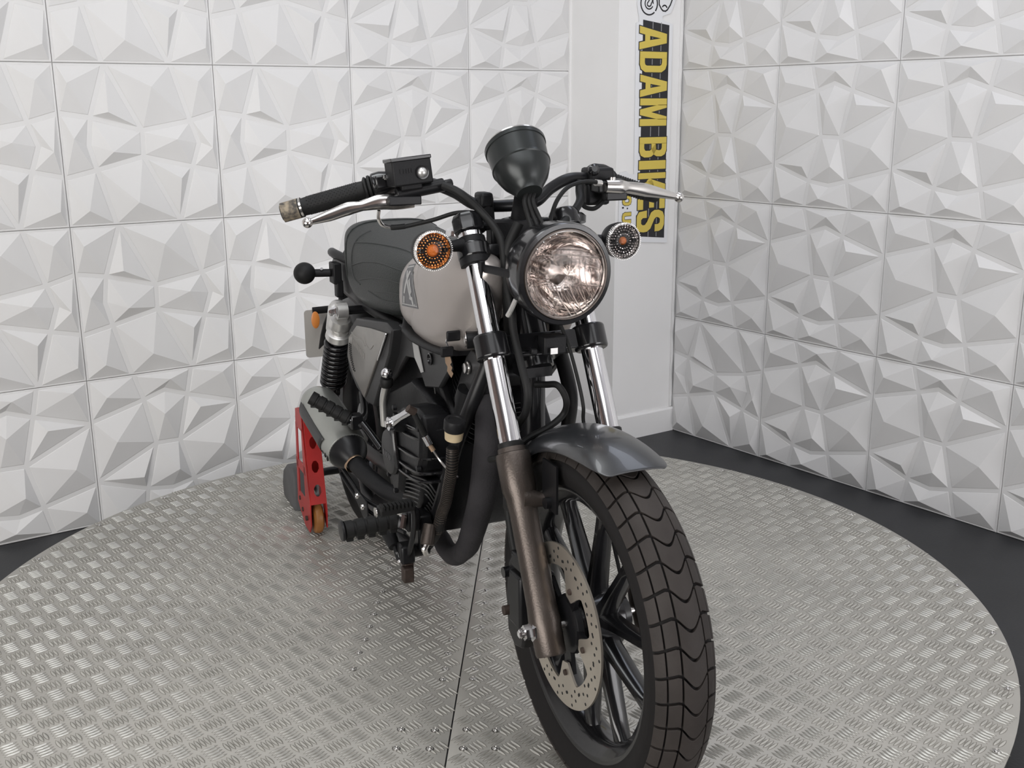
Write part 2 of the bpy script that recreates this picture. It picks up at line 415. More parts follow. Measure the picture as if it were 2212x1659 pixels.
# dome bolts
bm_ = MB().lathe([(0, .0085), (.0012, .0085), (.0014, .0062), (.0028, .0055), (.0040, .0035), (.0043, .0028), (.0030, .0022)], (0, 0, 0), Zv, 14)
b0 = bm_.build('bolt', 'bolt', tt)
BP = [(0.804, -1.87), (0.852, -1.909), (0.962, -1.999), (1.008, -2.04), (1.059, -2.078), (1.108, -2.118), (1.157, -2.158), (1.204, -2.2), (1.259, -2.245), (1.524, -2.284), (1.574, -2.325), (1.567, -2.233), (1.614, -2.275), (1.603, -2.182), (1.652, -2.224), (1.64, -2.138), (1.689, -2.175), (1.081, -1.837), (1.135, -1.884), (1.183, -1.924), (1.233, -1.964), (1.281, -2.001), (1.328, -2.043), (1.381, -2.085), (1.415, -2.114), (0.964, -1.665), (1.013, -1.705), (1.118, -1.788), (1.174, -1.832), (1.223, -1.872), (1.273, -1.912), (1.32, -1.952), (1.368, -1.993), (1.419, -2.035), (1.452, -2.062), (1.33, -1.80), (1.28, -1.76), (1.23, -1.72), (1.38, -1.84)]
for k in range(30):
    a = 2*pi*k/30+.11; BP.append((PC.x+(PR-.022)*cos(a), PC.y+(PR-.022)*sin(a)))
for i, (x, y) in enumerate(BP):
    o = b0 if i == 0 else b0.copy()
    if i: COL.objects.link(o)
    o.parent = tt; o.location = (x-PC.x, y-PC.y, PH+.0002)

# ------------------------------------------------------------------ sign on the column
sg = empty('shop_sign', tuple((K0+R0)/2+Zv*1.0), label='tall white shop sign with yellow ADAM BIKES lettering running down the corner column', cat='sign')
SO = K0+o2*.0015           # sign coordinates: s along K0->R0, z up
WF = (R0-K0).length
def S2(s, z, d=0): return SO+n2*s+o2*d+Zv*z-((K0+R0)/2+Zv*1.0)
def sign_poly(mb, poly, d0, d1):
    n = len(poly); vs = [S2(s, z, d0) for s, z in poly]+[S2(s, z, d1) for s, z in poly]
    mb.add(vs, [tuple(range(n-1, -1, -1)), tuple(n+k for k in range(n))]+[(k, (k+1) % n, n+(k+1) % n, n+k) for k in range(n)])
BO = [(.088, 1.1), (.084, 1.671), (.098, 1.675), (.098, 1.693), (.092, 1.708), (.086, 1.74), (.09, 1.78), (.11, 1.82), (.15, 1.84), (.21, 1.84), (.255, 1.825), (.284, 1.795), (.280, 1.762), (.268, 1.734), (.256, 1.711), (.215, 1.70), (.215, 1.686), (.268, 1.671), (.272, .815), (.015, .838), (.013, .906), (.016, 1.109), (.049, 1.112), (.062, 1.100)]
m = MB(); sign_poly(m, BO, .0005, .0035); m.build('board', 'signwhite', sg, angle=30)
m = MB(); sign_poly(m, [(.116, 1.683), (.250, 1.667), (.254, .837), (.118, .851)], .0033, .0040); m.build('lane_strip', 'signblack', sg)
m = MB()
for s_ in (.166, .209): sign_poly(m, [(s_-.0018, 1.676), (s_+.0018, 1.675), (s_+.0030, .845), (s_-.0006, .846)], .0037, .0043)
m.build('lane_line', 'signgrey', sg)
def strip(outer, inner): return [[outer[i], outer[i+1], inner[i+1], inner[i]] for i in range(len(outer)-1)]
def mir(p): return [(1-x, y) for x, y in p]
_al = [(0, 0), (.30, 0), (.36, .2), (.41, .38), (.5, .78), (.5, 1), (.30, 1)]
_st = [(0, 0), (.32, 0), (.32, 1), (0, 1)]
_m = [(.23, 1), (.34, 1), (.5, .42), (.5, 0), (.40, 0), (.23, .70)]
GL = {
 'A': [_al, mir(_al), [(.36, .2), (.64, .2), (.59, .38), (.41, .38)]],
 'D': [_st]+strip([(.30, 1), (.62, 1), (.85, .95), (1, .8), (1, .2), (.85, .05), (.62, 0), (.30, 0)], [(.30, .82), (.52, .82), (.63, .80), (.68, .74), (.68, .26), (.63, .2), (.52, .18), (.30, .18)]),
 'M': [[(0, 0), (.25, 0), (.25, 1), (0, 1)], mir([(0, 0), (.25, 0), (.25, 1), (0, 1)]), _m, mir(_m)],
 'B': [_st]+strip([(.30, 1), (.68, 1), (.88, .94), (.97, .82), (.96, .64), (.86, .52)], [(.30, .83), (.54, .83), (.63, .80), (.66, .74), (.63, .62), (.30, .60)])+strip([(.86, .53), (.97, .44), (1, .34), (1, .18), (.9, .05), (.70, 0), (.30, 0)], [(.30, .60), (.60, .44), (.67, .38), (.67, .24), (.64, .2), (.54, .17), (.30, .17)])+[[(.30, .60), (.63, .62), (.86, .53), (.60, .44), (.30, .44)]],
 'I': [[(0, 0), (1, 0), (1, 1), (0, 1)]],
 'K': [_st, [(.30, .40), (.64, 1), (.98, 1), (.66, .52), (.45, .30)], [(.38, .50), (.66, 0), (1, 0), (.66, .58)]],
 'E': [[(0, 0), (.36, 0), (.36, 1), (0, 1)], [(.34, .80), (.98, .80), (.98, 1), (.34, 1)], [(.34, .42), (.90, .42), (.90, .60), (.34, .60)], [(.34, 0), (1, 0), (1, .2), (.34, .2)]],
 'S': strip([(1, .66), (.99, .82), (.9, .94), (.7, 1), (.3, 1), (.1, .94), (0, .8), (0, .64), (.1, .52), (.52, .38), (.66, .30), (.67, .22), (.60, .16), (.42, .16), (.34, .22), (.34, .36)],
             [(.66, .66), (.66, .78), (.60, .84), (.45, .85), (.38, .82), (.34, .76), (.34, .70), (.42, .64), (.85, .50), (.98, .38), (1, .24), (.95, .08), (.75, 0), (.25, 0), (.05, .08), (0, .36)][:16]),
 'U': strip([(0, 1), (0, .3), (.12, .08), (.35, 0), (.65, 0), (.88, .08), (1, .3), (1, 1)], [(.32, 1), (.32, .34), (.36, .27), (.42, .25), (.58, .25), (.64, .27), (.68, .34), (.68, 1)]),
 'O': strip([(0, .3), (.12, .08), (.35, 0), (.65, 0), (.88, .08), (1, .3), (1, .7), (.88, .92), (.65, 1), (.35, 1), (.12, .92), (0, .7), (0, .3)], [(.3, .35), (.34, .28), (.42, .25), (.58, .25), (.66, .28), (.7, .35), (.7, .65), (.66, .72), (.58, .75), (.42, .75), (.34, .72), (.3, .65), (.3, .35)]),
}
def letter(ch, z0, z1, s0, s1, lay, mt, name, grow=0.0):
    m = MB()
    for poly in GL[ch]:
        pp = [(s0+(s1-s0)*y, z0+(z1-z0)*x) for x, y in poly]
        if grow: pp = offset_poly(pp, -grow)
        sign_poly(m, pp, lay-.0004, lay)
    return m.build(name, mt, sg)
for ch, z0, z1, sA, sB in (('A', 1.660, 1.573, .099, .238), ('D', 1.566, 1.489, .103, .241), ('A', 1.480, 1.395, .107, .245), ('M', 1.390, 1.285, .109, .247),
                   ('B', 1.241, 1.163, .111, .251), ('I', 1.150, 1.116, .110, .250), ('K', 1.102, 1.029, .108, .251), ('E', 1.022, .957, .108, .251), ('S', .953, .866, .105, .250)):
    letter(ch, z0, z1, sA, sB, .0047, 'signblack', 'letter_outline', .0035)
    letter(ch, z0, z1, sA, sB, .0054, 'signyellow', 'letter')
for ch, z0, z1 in (('O', 1.016, .979), ('U', .951, .908), ('I', .901, .890)):
    letter(ch, z0, z1, .030, .075, .0045, 'signblack', 'letter_outline', .002)
    letter(ch, z0, z1, .030, .075, .0052, 'signyellow', 'letter')
m = MB(); sign_poly(m, [(.029, .974), (.038, .974), (.038, .967), (.029, .967)], .0034, .0040); sign_poly(m, ring((.0565, .9665), .0035, 12), .0034, .0040)
sign_poly(m, [(.033, 1.090), (.039, 1.090), (.039, 1.080), (.033, 1.080)], .0034, .0040); m.build('small_mark', 'signblack', sg)
# line drawing of a bike at the sign's top (partly in view)
def sline(m, pts, w, d0=.0034, d1=.0041):
    for i in range(len(pts)-1):
        a = Vector(pts[i]); b = Vector(pts[i+1]); d = (b-a).normalized(); n = Vector((-d.y, d.x))*w/2; a = a-d*w*.2; b = b+d*w*.2
        sign_poly(m, [tuple(a-n), tuple(b-n), tuple(b+n), tuple(a+n)], d0, d1)
def arcp(c, r, a0, a1, n=20, sy=1): return [(c[0]+r*cos(radians(a0+(a1-a0)*k/n)), c[1]+sy*r*sin(radians(a0+(a1-a0)*k/n))) for k in range(n+1)]
m = MB(); wc = (.144, 1.743)
sline(m, arcp(wc, .0415, -50, -310), .0055); sline(m, arcp(wc, .0415, -38, 40), .0055)
sline(m, arcp(wc, .0205, 0, 330), .0045); sline(m, arcp(wc, .0105, 200, 360), .0045); sline(m, [(.134, 1.742), (.160, 1.775)], .0045); sline(m, [(.154, 1.742), (.172, 1.770)], .0045)
sline(m, [(.194, 1.760), (.195, 1.741), (.207, 1.725), (.215, 1.719), (.228, 1.718), (.238, 1.724), (.252, 1.742), (.262, 1.764), (.262, 1.782), (.24, 1.80), (.20, 1.79), (.194, 1.76)], .0055)
sline(m, arcp((.223, 1.727), .0125, 150, 20), .005)
m.build('bike_line_drawing', 'signblack', sg)

# ================================================================== MOTORCYCLE
bike = empty('motorcycle', (1.877, -2.09, PH+.0022), -.236, label='black and silver motorcycle with round headlight standing on the checker plate turntable', cat='motorcycle')
U = lambda *p: Vector(p)
FKD = Vector((-.515, 0, 1)).normalized()
def FX(z): return -.007-.515*(z-.337)
def FP(z, y, dx=0): return Vector((FX(z)+dx, y, z))
FY = .098
# --- front wheel -------------------------------------------------------------
AX = Vector((0, 0, .32))
fwheel = MB()
pr = [(-.043, .2420), (-.043, .2350), (-.039, .2285), (-.034, .2240), (-.029, .2150), (-.016, .2075), (.016, .2075), (.029, .2150), (.034, .2240), (.039, .2285), (.043, .2350), (.043, .2420), (.037, .2400), (.0, .2200), (-.037, .2400)]
nn = 96
vs = [AX+Vector((r*cos(2*pi*k/nn), y, r*sin(2*pi*k/nn))) for y, r in pr for k in range(nn)]
fs = [(i*nn+k, i*nn+(k+1) % nn, ((i+1) % len(pr))*nn+(k+1) % nn, ((i+1) % len(pr))*nn+k) for i in range(len(pr)) for k in range(nn)]
fwheel.add(vs, fs)
fwheel.lathe([(-.052, .022), (-.050, .034), (-.038, .037), (-.030, .052), (.030, .052), (.040, .036), (.052, .034), (.054, .022)], AX, Yv, 32)
fwheel = fwheel.build('front_wheel', 'blackgloss', bike, angle=40)
PCN = [103+72*k for k in range(5)]
for c in PCN:
    for s in (-1, 1):
        m = MB(); secs = []
        for t_ in (0, .12, .35, .7, .9, 1.0):
            ra, aa = .046, radians(c+s*10); rb_, ab = .214, radians(c+s*20.5)
            pa_ = Vector((ra*cos(aa), 0, ra*sin(aa))); pb_ = Vector((rb_*cos(ab), 0, rb_*sin(ab))); p = AX+pa_.lerp(pb_, t_)
            d = (pb_-pa_).normalized(); n = Vector((-d.z, 0, d.x)); w = [.016, .0115, .0095, .0088, .0115, .017][[0, .12, .35, .7, .9, 1.0].index(t_)]; hh = .019-.006*t_
            secs.append([p+n*w*a_+Yv*hh*b_ for a_, b_ in ((-1, -.55), (-.55, -1), (.55, -1), (1, -.55), (1, .55), (.55, 1), (-.55, 1), (-1, .55))])
        m.loft(secs); m.build('spoke', 'blackgloss', fwheel, angle=50)
# tyre carcass
RT = .3175; RHO = .060
def tyr(s, lift=0):
    a = s/RHO; return (RHO+lift)*sin(a), RT-RHO+(RHO+lift)*cos(a)
prof = [(-.039, .2345), (-.046, .242), (-.0525, .258), (-.0555, .275)]+[(tyr(s, -.006)[0], tyr(s, -.006)[1]) for s in (-.064, -.055, -.045, -.035, -.025, -.012, 0, .012, .025, .035, .045, .055, .064)]+[(.0555, .275), (.0525, .258), (.046, .242), (.039, .2345), (.030, .236), (-.030, .236)]
def ringmesh(prof, c, nn=128):
    m = MB(); vs = [c+Vector((r*cos(2*pi*k/nn), y, r*sin(2*pi*k/nn))) for y, r in prof for k in range(nn)]
    return m.add(vs, [(i*nn+k, i*nn+(k+1) % nn, ((i+1) % len(prof))*nn+(k+1) % nn, ((i+1) % len(prof))*nn+k) for i in range(len(prof)) for k in range(nn)])
ringmesh(prof, AX).build('tyre', 'tyre', fwheel, angle=60)
def tread_mesh(c0, nrep=36, sgn=1):
    m = MB()
    def Wv(s):   # circumferential shift (m) of the chevron wave
        a = abs(s)
        if a < .028: return .0115*(1+cos(pi*a/.028))-.010
        return -.010+.007*min(1, (a-.028)/.030)
    strips = [(-.0655, -.0465, .5), (-.044, -.0235, .0), (-.0205, .0205, .0), (.0235, .044, .5), (.0465, .0655, .0)]
    dth = 2*pi/nrep; g = .0050/RT
    for k in range(nrep):
        for a, b, st in strips:
            n = 13 if b-a > .03 else 5; top = []; bot = []
            sh = .0 if abs(a) < .03 and abs(b) < .03 else .0
            ss = [a+(b-a)*i/(n-1) for i in range(n)]
            th0 = lambda s: (k+sh)*dth+sgn*Wv(s)/RT+g/2
            th1 = lambda s: (k+1+sh)*dth+sgn*Wv(s)/RT-g/2
            for s in ss: top.append([(s, th0(s)+(th1(s)-th0(s))*j/3) for j in range(4)])
            idx = {}; vs = []
            def P(s, th, lift):
                y, r = tyr(s, lift); return c0+Vector((r*cos(th), y, r*sin(th)))
            for i in range(n):
                for j in range(4):
                    vs.append(P(top[i][j][0], top[i][j][1], 0))
            base = len(vs); per = [(0, j) for j in range(4)]+[(i, 3) for i in range(1, n)]+[(n-1, j) for j in (2, 1, 0)]+[(i, 0) for i in range(n-2, 0, -1)]
            for i, j in per: vs.append(P(top[i][j][0]*1.012, top[i][j][1], -.0065))
            fs = [(i*4+j, (i+1)*4+j, (i+1)*4+j+1, i*4+j+1) for i in range(n-1) for j in range(3)]
            q = len(per); fs += [(per[t_][0]*4+per[t_][1], per[(t_+1) % q][0]*4+per[(t_+1) % q][1], base+(t_+1) % q, base+t_) for t_ in range(q)]
            m.add(vs, fs)
    return m
tread_mesh(AX, 46, -1).build('tread', 'tread', fwheel, angle=40, bev=.0007)
# brake disc
m = MB(); nd = 160; yd = -.066; outer = []; inner = []
LB = [radians(103-36+72*k) for k in range(5)]
for k in range(nd):
    a = 2*pi*k/nd; dmin = min(abs((a-b+pi) % (2*pi)-pi) for b in LB)
    rin = .106 if dmin > .36 else .106-(.042)*(0.5+0.5*cos(pi*min(1, max(0, (dmin-.13))/.23)))
    outer.append((.144, a)); inner.append((rin, a))
def DP(r, a, y): return AX+Vector((r*cos(a), y, r*sin(a)))
vs = [DP(r, a, yd-.002) for r, a in outer]+[DP(r, a, yd-.002) for r, a in inner]+[DP(r, a, yd+.002) for r, a in outer]+[DP(r, a, yd+.002) for r, a in inner]
fs = []
for k in range(nd):
    j = (k+1) % nd; fs += [(k, j, nd+j, nd+k), (2*nd+k, 3*nd+k, 3*nd+j, 2*nd+j), (k, 2*nd+k, 2*nd+j, j), (nd+k, nd+j, 3*nd+j, 3*nd+k)]
m.add(vs, fs); dsc = m.build('brake_disc', 'disc', fwheel, angle=30)
m = MB()
for k in range(45):
    a = 2*pi*k/45; r = (.137, .128, .119)[k % 3]
    for rr in (r, r-.016 if k % 3 != 2 else r-.001):
        c = DP(rr, a+(.0 if rr == r else .03), yd-.0021); m.lathe([(0, .0030), (.0043, .0030)], c, Yv, 8)
m.build('drilled_hole', 'hole', dsc, kind='stuff')
for b in LB:
    MB().lathe([(0, .003), (.001, .0052), (.004, .0052), (.005, .0058)], DP(.082, b, yd-.0065), Yv, 12).build('disc_bolt', 'rust', dsc)
m = MB(); m.lathe([(0, .044), (.004, .050), (.014, .052), (.02, .040)], AX+U(0, -.064, 0), Yv, 24)
for b in LB: m.box(DP(.062, b, -.058), (.046, .008, .026), Matrix.Rotation(-b, 3, 'Y'))
m.build('disc_carrier', 'blacksatin', fwheel)
m = MB(); m.cyl(AX+U(0, -.145, 0), AX+U(0, .125, 0), .0085); m.build('axle', 'steel', fwheel)
m = MB(); m.lathe([(0, .006), (.002, .008), (.010, .008), (.0102, .0135), (.024, .0135), (.0242, .018), (.028, .018)], AX+U(0.0, -.149, 0), Yv, 6); m.build('axle_nut', 'chrome', fwheel, angle=20)
m = MB(); a = radians(-62); m.cyl(DP(.208, a, -.008), DP(.178, a, -.010), .0045, seg=10); m.build('valve_stem', 'rubber', fwheel)
# --- forks -------------------------------------------------------------------
def slider_prof():
    return [(-.045, .010), (-.045, .0245), (-.040, .0262), (.00, .0270), (.012, .0285), (.04, .0262), (.12, .0250), (.20, .0252), (.228, .0270), (.242, .0305), (.300, .0310), (.306, .0300), (.308, .0255), (.316, .0250), (.316, .0210)]
for sgn in (-1, 1):
    lab = 'chrome fork tube in a bronze grey slider' if sgn < 0 else None
    o = MB().cyl(FP(.50, sgn*FY), FP(.950, sgn*FY), .0203, seg=40).build('fork_leg', 'chrome', bike, label=lab)
    MB().lathe(slider_prof(), FP(.32, sgn*FY), FKD, 40).build('fork_slider', 'bronze', o, angle=50)
    m = MB(); m.lathe([(0, .0225), (.004, .0235), (.010, .0235), (.012, .0215)], FP(.32, sgn*FY)+FKD*.314, FKD, 32); m.build('dust_seal', 'rubber', o)
    # fender boss
    m = MB(); z = .523; p = FP(z, sgn*FY, .012)
    m.lathe([(0, .021), (.018, .017), (.026, .0135), (.040, .0125)], p+U(0, 0, 0), Vector((.35, -sgn, -.05)), 18)
    m.build('fender_boss', 'bronze', o, angle=50)
# caliper behind the right slider
m = MB()
pl = [(-.075, .405), (-.045, .400), (-.03, .35), (-.025, .27), (-.04, .225), (-.075, .215), (-.105, .235), (-.112, .30), (-.10, .375)]
m.prism([(x, z) for x, z in pl], (-.045, -.105, .015), X, Zv, -.055)
m.box((-.085, -.085, .34), (.05, .07, .10)); m.box((-.075, -.10, .415), (.05, .04, .03))
cal = m.build('brake_caliper', 'blacksatin', bike, bev=.005)
MB().cyl((-.128, -.108, .30), (-.128, -.122, .30), .009, seg=12).build('caliper_pin', 'rust', cal)
MB().cyl((-.138, -.10, .37), (-.138, -.118, .37), .010, seg=14).build('caliper_pin', 'blackgloss', cal)
MB().tube([(-.128, -.10, .415), (-.145, -.10, .45), (-.165, -.098, .50), (-.168, -.10, .56), (-.175, -.095, .60), (-.196, -.07, .617), (-.167, -.06, .654), (-.157, -.06, .695), (-.180, -.062, .74), (-.212, -.062, .792), (-.226, -.06, .832), (-.252, -.06, .887), (-.272, -.06, .951), (-.315, -.075, .992), (-.335, -.112, 1.03), (-.36, -.136, 1.044)], .0072, seg=12).build('brake_hose', 'rubber', bike)
m = MB(); m.box(FP(.50, -.10, -.045), (.03, .026, .024)); m.tube([FP(.50, -.10, -.04), FP(.46, -.10, -.052), FP(.42, -.10, -.058)], .006); m.build('hose_clip', 'rubber', bike, bev=.003)
# --- front fender ------------------------------------------------------------
m = MB(); rows = []
def fsec(a, hw, r, skirt, dr):
    out = []
    for s in (-1.0, -.985, -.93, -.8, -.6, -.35, 0, .35, .6, .8, .93, .985, 1.0):
        y = hw*s; k = abs(s); rr = r-dr*k**2.8-skirt*(k > .95)*(k-.95)/.05
        out.append(AX+U(rr*sin(a), y, rr*cos(a)))
    return out
AN = [(-66, .050, .330, 0, .03), (-60, .060, .336, .004, .032), (-50, .063, .338, .008, .033), (-40, .064, .339, .010, .033), (-30, .065, .340, .010, .033), (-20, .066, .341, .010, .032), (-10, .067, .342, .010, .031), (0, .067, .343, .008, .029), (7, .067, .343, .006, .026), (12, .066, .343, .004, .022), (16, .065, .342, .002, .018), (19, .062, .340, 0, .013), (21, .059, .339, 0, .009), (22.3, .054, .338, 0, .006), (23.0, .047, .3375, 0, .004)]
for a, hw, r, sk, dr in AN: rows.append(fsec(radians(a), hw, r, sk, dr))
m.grid(rows); fen = m.build('front_fender', 'fenderblk', bike, angle=60, solid=.0028, sub=1)
for sgn in (-1, 1):
    m = MB(); m.box((-.052, sgn*.0655, .555), (.055, .004, .085)); m.cyl((-.052, sgn*.076, .525), (-.052, sgn*.064, .525), .010); m.build('fender_bracket', 'blacksatin', fen)
# --- triple clamps -----------------------------------------------------------
def clamp(z, name, th, mtl, r1=.030):
    m = MB()
    for sgn in (-1, 1):
        m.lathe([(-th/2, r1-.003), (-th/2+.003, r1), (th/2-.003, r1), (th/2, r1-.003)], FP(z, sgn*FY), FKD, 32)
    c = FP(z, 0); e = Vector((1, 0, .515)).normalized()
    R_ = Matrix((e, Yv, e.cross(Yv))).transposed()
    m.box(c-e*.012, (.040, 2*FY, th*.8), R_); m.box(c-e*.035, (.060, .09, th*.95), R_)
    return m.build(name, mtl, bike, angle=40, bev=.003), c, e
lc, c, e = clamp(.765, 'lower_fork_clamp', .046, 'blackgloss', .0315)
for y in (-.128, ):
    MB().lathe([(0, .0045), (.001, .0085), (.009, .0085), (.012, .010)], FP(.752, -.125, -.014), Vector((.2, 1, 0)), 16).build('pinch_bolt', 'steel', lc)
m = MB(); m.box(FP(.765, .012, .020), (.03, .045, .034)); m.box(FP(.757, -.03, .024), (.016, .012, .012)); m.build('hose_guide', 'blackmatte', lc, bev=.003)
MB().box(FP(.757, .005, .038), (.002, .014, .011)).build('silver_tag', 'alloy', lc)
uc, c2, e_ = clamp(.926, 'upper_fork_clamp', .030, 'blackgloss', .030)
for sgn in (-1, 1):
    m = MB(); m.lathe([(.018, .0215), (.03, .0225), (.044, .0225)], FP(.918, sgn*FY), FKD, 24); m.build('fork_collar', 'chrome', uc)
    m = MB(); m.lathe([(.044, .024), (.046, .030), (.070, .031), (.080, .026), (.083, .015)], FP(.918, sgn*FY), FKD, 8 if sgn < 0 else 24); m.build('fork_cap', 'blackgloss', uc, angle=30, bev=.002)
    m = MB(); m.lathe([(-.038, .0225), (-.036, .028), (-.018, .029), (-.006, .027), (.016, .0255)], FP(.935, sgn*FY), FKD, 28); m.build('stalk_clamp', 'blackmatte', uc)
# steering head + down tube
m = MB(); m.cyl(FP(.97, 0, -.040), FP(.715, 0, -.040), .030, seg=28); m.cyl((-.268, 0, .735), (-.262, 0, .40), .0235, seg=24); m.box((-.268, 0, .71), (.05, .058, .028))
frame = m.build('frame', 'blackgloss', bike, angle=40)
m = MB(); m.tube([(-.270, .03, .735), (-.285, .055, .77), (-.30, .06, .80)], .012); m.build('steering_stop', 'blackmatte', frame)
for sgn in (-1, 1):
    m = MB(); m.tube([(-.30, sgn*.07, .735), (-.318, sgn*.105, .633), (-.360, sgn*.12, .549), (-.400, sgn*.13, .454), (-.45, sgn*.135, .365), (-.50, sgn*.14, .295), (-.57, sgn*.14, .250), (-.70, sgn*.14, .235), (-.95, sgn*.14, .245), (-1.0, sgn*.13, .30)], .0145, seg=14); m.build('cradle_tube', 'blacksatin', frame)
    m = MB(); m.tube([(-.29, sgn*.02, .80), (-.45, sgn*.05, .74), (-.75, sgn*.085, .70), (-1.1, sgn*.085, .700), (-1.3, sgn*.08, .71)], .014, seg=12); m.build('top_rail', 'blackmatte', frame)
m = MB(); m.prism([(-.331, .735), (-.305, .73), (-.300, .705), (-.385, .578), (-.432, .565), (-.440, .62), (-.372, .715), (-.345, .735)], (0, -.088, 0), X, Zv, .006); brk = m.build('engine_hanger', 'darkplastic', frame, bev=.002)
MB().lathe([(0, .006), (.001, .010), (.006, .010), (.007, .013), (.010, .013)], (-.352, -.106, .700), Yv, 14).build('hanger_bolt', 'steel', brk)
m = MB(); m.tube([(-.335, -.085, .70), (-.40, -.09, .60), (-.455, -.10, .50)], .010, flat=((0, 1, 0), .35)); m.build('hanger_rod', 'blacksatin', frame)
# --- headlight ---------------------------------------------------------------
HC = U(-.135, 0, .903); HA = Vector((1, 0, -.02)).normalized()
m = MB(); m.lathe([(-.125, .012), (-.122, .035), (-.110, .056), (-.090, .073), (-.060, .084), (-.030, .0885), (-.006, .0890), (.000, .0895), (.006, .0870), (.007, .0800), (.003, .0765)], HC, HA, 64, capb=False); hl = m.build('headlight', 'blackgloss', bike, angle=50, label='round black headlight with a faceted clear lens')
m = MB(); m.lathe([(.000, .0800), (.006, .0795), (.0095, .0780), (.0095, .0760), (.0075, .0750)], HC, HA, 64, False, False); m.build('bezel', 'bronze', hl, angle=60)
m = MB(); m.lathe([(.0078, .0752), (.0082, .0742), (.004, .0730)], HC, HA, 64, False, False); m.build('chrome_rim', 'steel', hl, angle=60)
m = MB(); m.lathe([(-.072, .0200), (-.066, .030), (-.056, .044), (-.042, .057), (-.026, .066), (-.010, .0715), (.001, .0732)], HC, HA, 48, False, False); m.build('reflector', 'reflect', hl, angle=60)
m = MB(); m.lathe([(-.078, .0205), (-.070, .0205), (-.068, .016), (-.075, .012), (-.060, .0095), (-.045, .0095)], HC, HA, 24, True, True); m.build('bulb_socket', 'steel', hl, angle=40)
m = MB(); m.lathe([(-.045, .0095), (-.022, .0095), (-.016, .006)], HC, HA, 18, False, True); m.build('bulb', 'lens', hl)
m = MB(); m.lathe([(-.020, .002), (-.020, .0105), (-.012, .0105), (-.010, .007)], HC+U(0, -.004, -.012), HA, 18); m.build('bulb_shield', 'bronze', hl)
MB().lathe([(0, .0045), (.006, .0045)], HC+U(-.045, .006, -.052), Vector((1, 0, .5)), 10).build('sidelight_bulb', 'alloy', hl)
# ribs moulded on the reflector: vertical strips and horizontal bands
m = MB()
for yy in (-.054, -.042, -.030, -.018, .010, .021, .032, .043, .054):
    hh = sqrt(.0715**2-yy**2)
    for (za, zb) in ((-hh, -.022), (.022 if abs(yy) > .03 else .030, hh)) if yy < 0 else ((-hh, hh*.35),):
        if zb-za < .01: continue
        n = 8; pts = []
        for k in range(n+1):
            z = za+(zb-za)*k/n; r = sqrt(yy*yy+z*z); t_ = -.064+.070*(r/.0715)**2.6
            pts.append(HC+HA*(t_-.0)+U(0, yy, z))
        m.tube(pts, .0011, seg=6, smooth=False)
for zz in (.024, -.024):
    hw = sqrt(.071**2-zz**2); pts = []
    for k in range(13):
        yy = -hw+2*hw*k/12; r = sqrt(yy*yy+zz*zz); t_ = -.064+.070*(r/.0715)**2.6; pts.append(HC+HA*t_+U(0, yy, zz))
    m.tube(pts, .0012, seg=6, smooth=False)
m.build('reflector_rib', 'steel', hl, kind='stuff')
m = MB(); m.lathe([(.002, .0735), (.0065, .0650), (.0105, .045), (.0125, .022), (.013, .001)], HC, HA, 56, False, False); m.build('lens', 'lens', hl, angle=80, solid=.0015)
for sgn in (-1, 1):
    m = MB(); m.tube([HC+U(-.035, sgn*.084, .0), HC+U(-.09, sgn*.092, .0), FP(.90, sgn*.095, .012)], .008, flat=((0, 1, 0), .5)); m.box(FP(.89, sgn*.098, .0), (.052, .010, .05)); m.build('headlight_bracket', 'blackmatte', hl, bev=.002)
MB().tube([U(-.165, -.078, .860), U(-.170, -.085, .842), U(-.178, -.088, .83)], .0045, seg=8).build('adjuster_screw', 'alloy', hl)
# --- gauge pod ---------------------------------------------------------------
GA = Vector((-.63, 0.02, .72)).normalized(); GO = U(-.275, -.005, 1.040)
m = MB(); m.lathe([(-.012, .002), (-.012, .0235), (-.006, .0250), (.004, .0325), (.018, .0430), (.034, .0500), (.044, .0525), (.046, .0545), (.0495, .0545), (.0505, .0528), (.086, .0555), (.087, .0572), (.0945, .0575), (.097, .0555), (.097, .049), (.090, .048)], GO, GA, 64); pod = m.build('gauge_pod', 'podblk', bike, angle=28)
MB().lathe([(.089, .0485), (.090, .002)], GO, GA, 40, False, True).build('gauge_face', 'blackgloss', pod)
MB().lathe([(.0945, .0570), (.098, .0562), (.0985, .0535), (.0975, .0485)], GO, GA, 64, False, False).build('gauge_bezel', 'steel', pod)
m = MB(); m.tube([GO+U(-.02, 0, -.01), (-.315, 0, 1.01), (-.33, 0, .975)], .012, flat=((0, 1, 0), 1.4)); m.build('gauge_bracket', 'blackmatte', pod)
for dy in (-.006, .002, .010):
    MB().tube([(-.275, dy, 1.035), (-.262, -.012+dy, 1.018), (-.252, -.008+dy*1.3, .992), (-.235, -.005+dy*1.6, .965), (-.24, dy, .93)], .0042, seg=8).build('gauge_wire', 'rubber', pod)
# --- handlebar ---------------------------------------------------------------
hp = [(-.50, -.390, .997), (-.48, -.329, 1.014), (-.45, -.252, 1.035), (-.425, -.192, 1.043), (-.41, -.143, 1.044), (-.40, -.100, 1.028), (-.39, -.066, 1.006), (-.387, -.03, 1.000)]
full = hp+[(x, -y, z) for x, y, z in reversed(hp)]
hb = MB().tube(full, .0112, seg=20, n=8).build('handlebar', 'blacksatin', bike)
for sgn in (-1, 1):
    m = MB(); m.cyl((-.378, sgn*.042, .955), (-.387, sgn*.046, 1.02), .015, .018, seg=20); m.box((-.387, sgn*.046, 1.012), (.040, .026, .030)); m.build('bar_clamp', 'blackmatte', hb, bev=.006)
ug = MB(); ug.box((-.36, 0, .968), (.07, .20, .012)); ug.box((-.33, .0, .955), (.03, .12, .05)); ug.build('clamp_plate', 'blackmatte', uc, bev=.004)
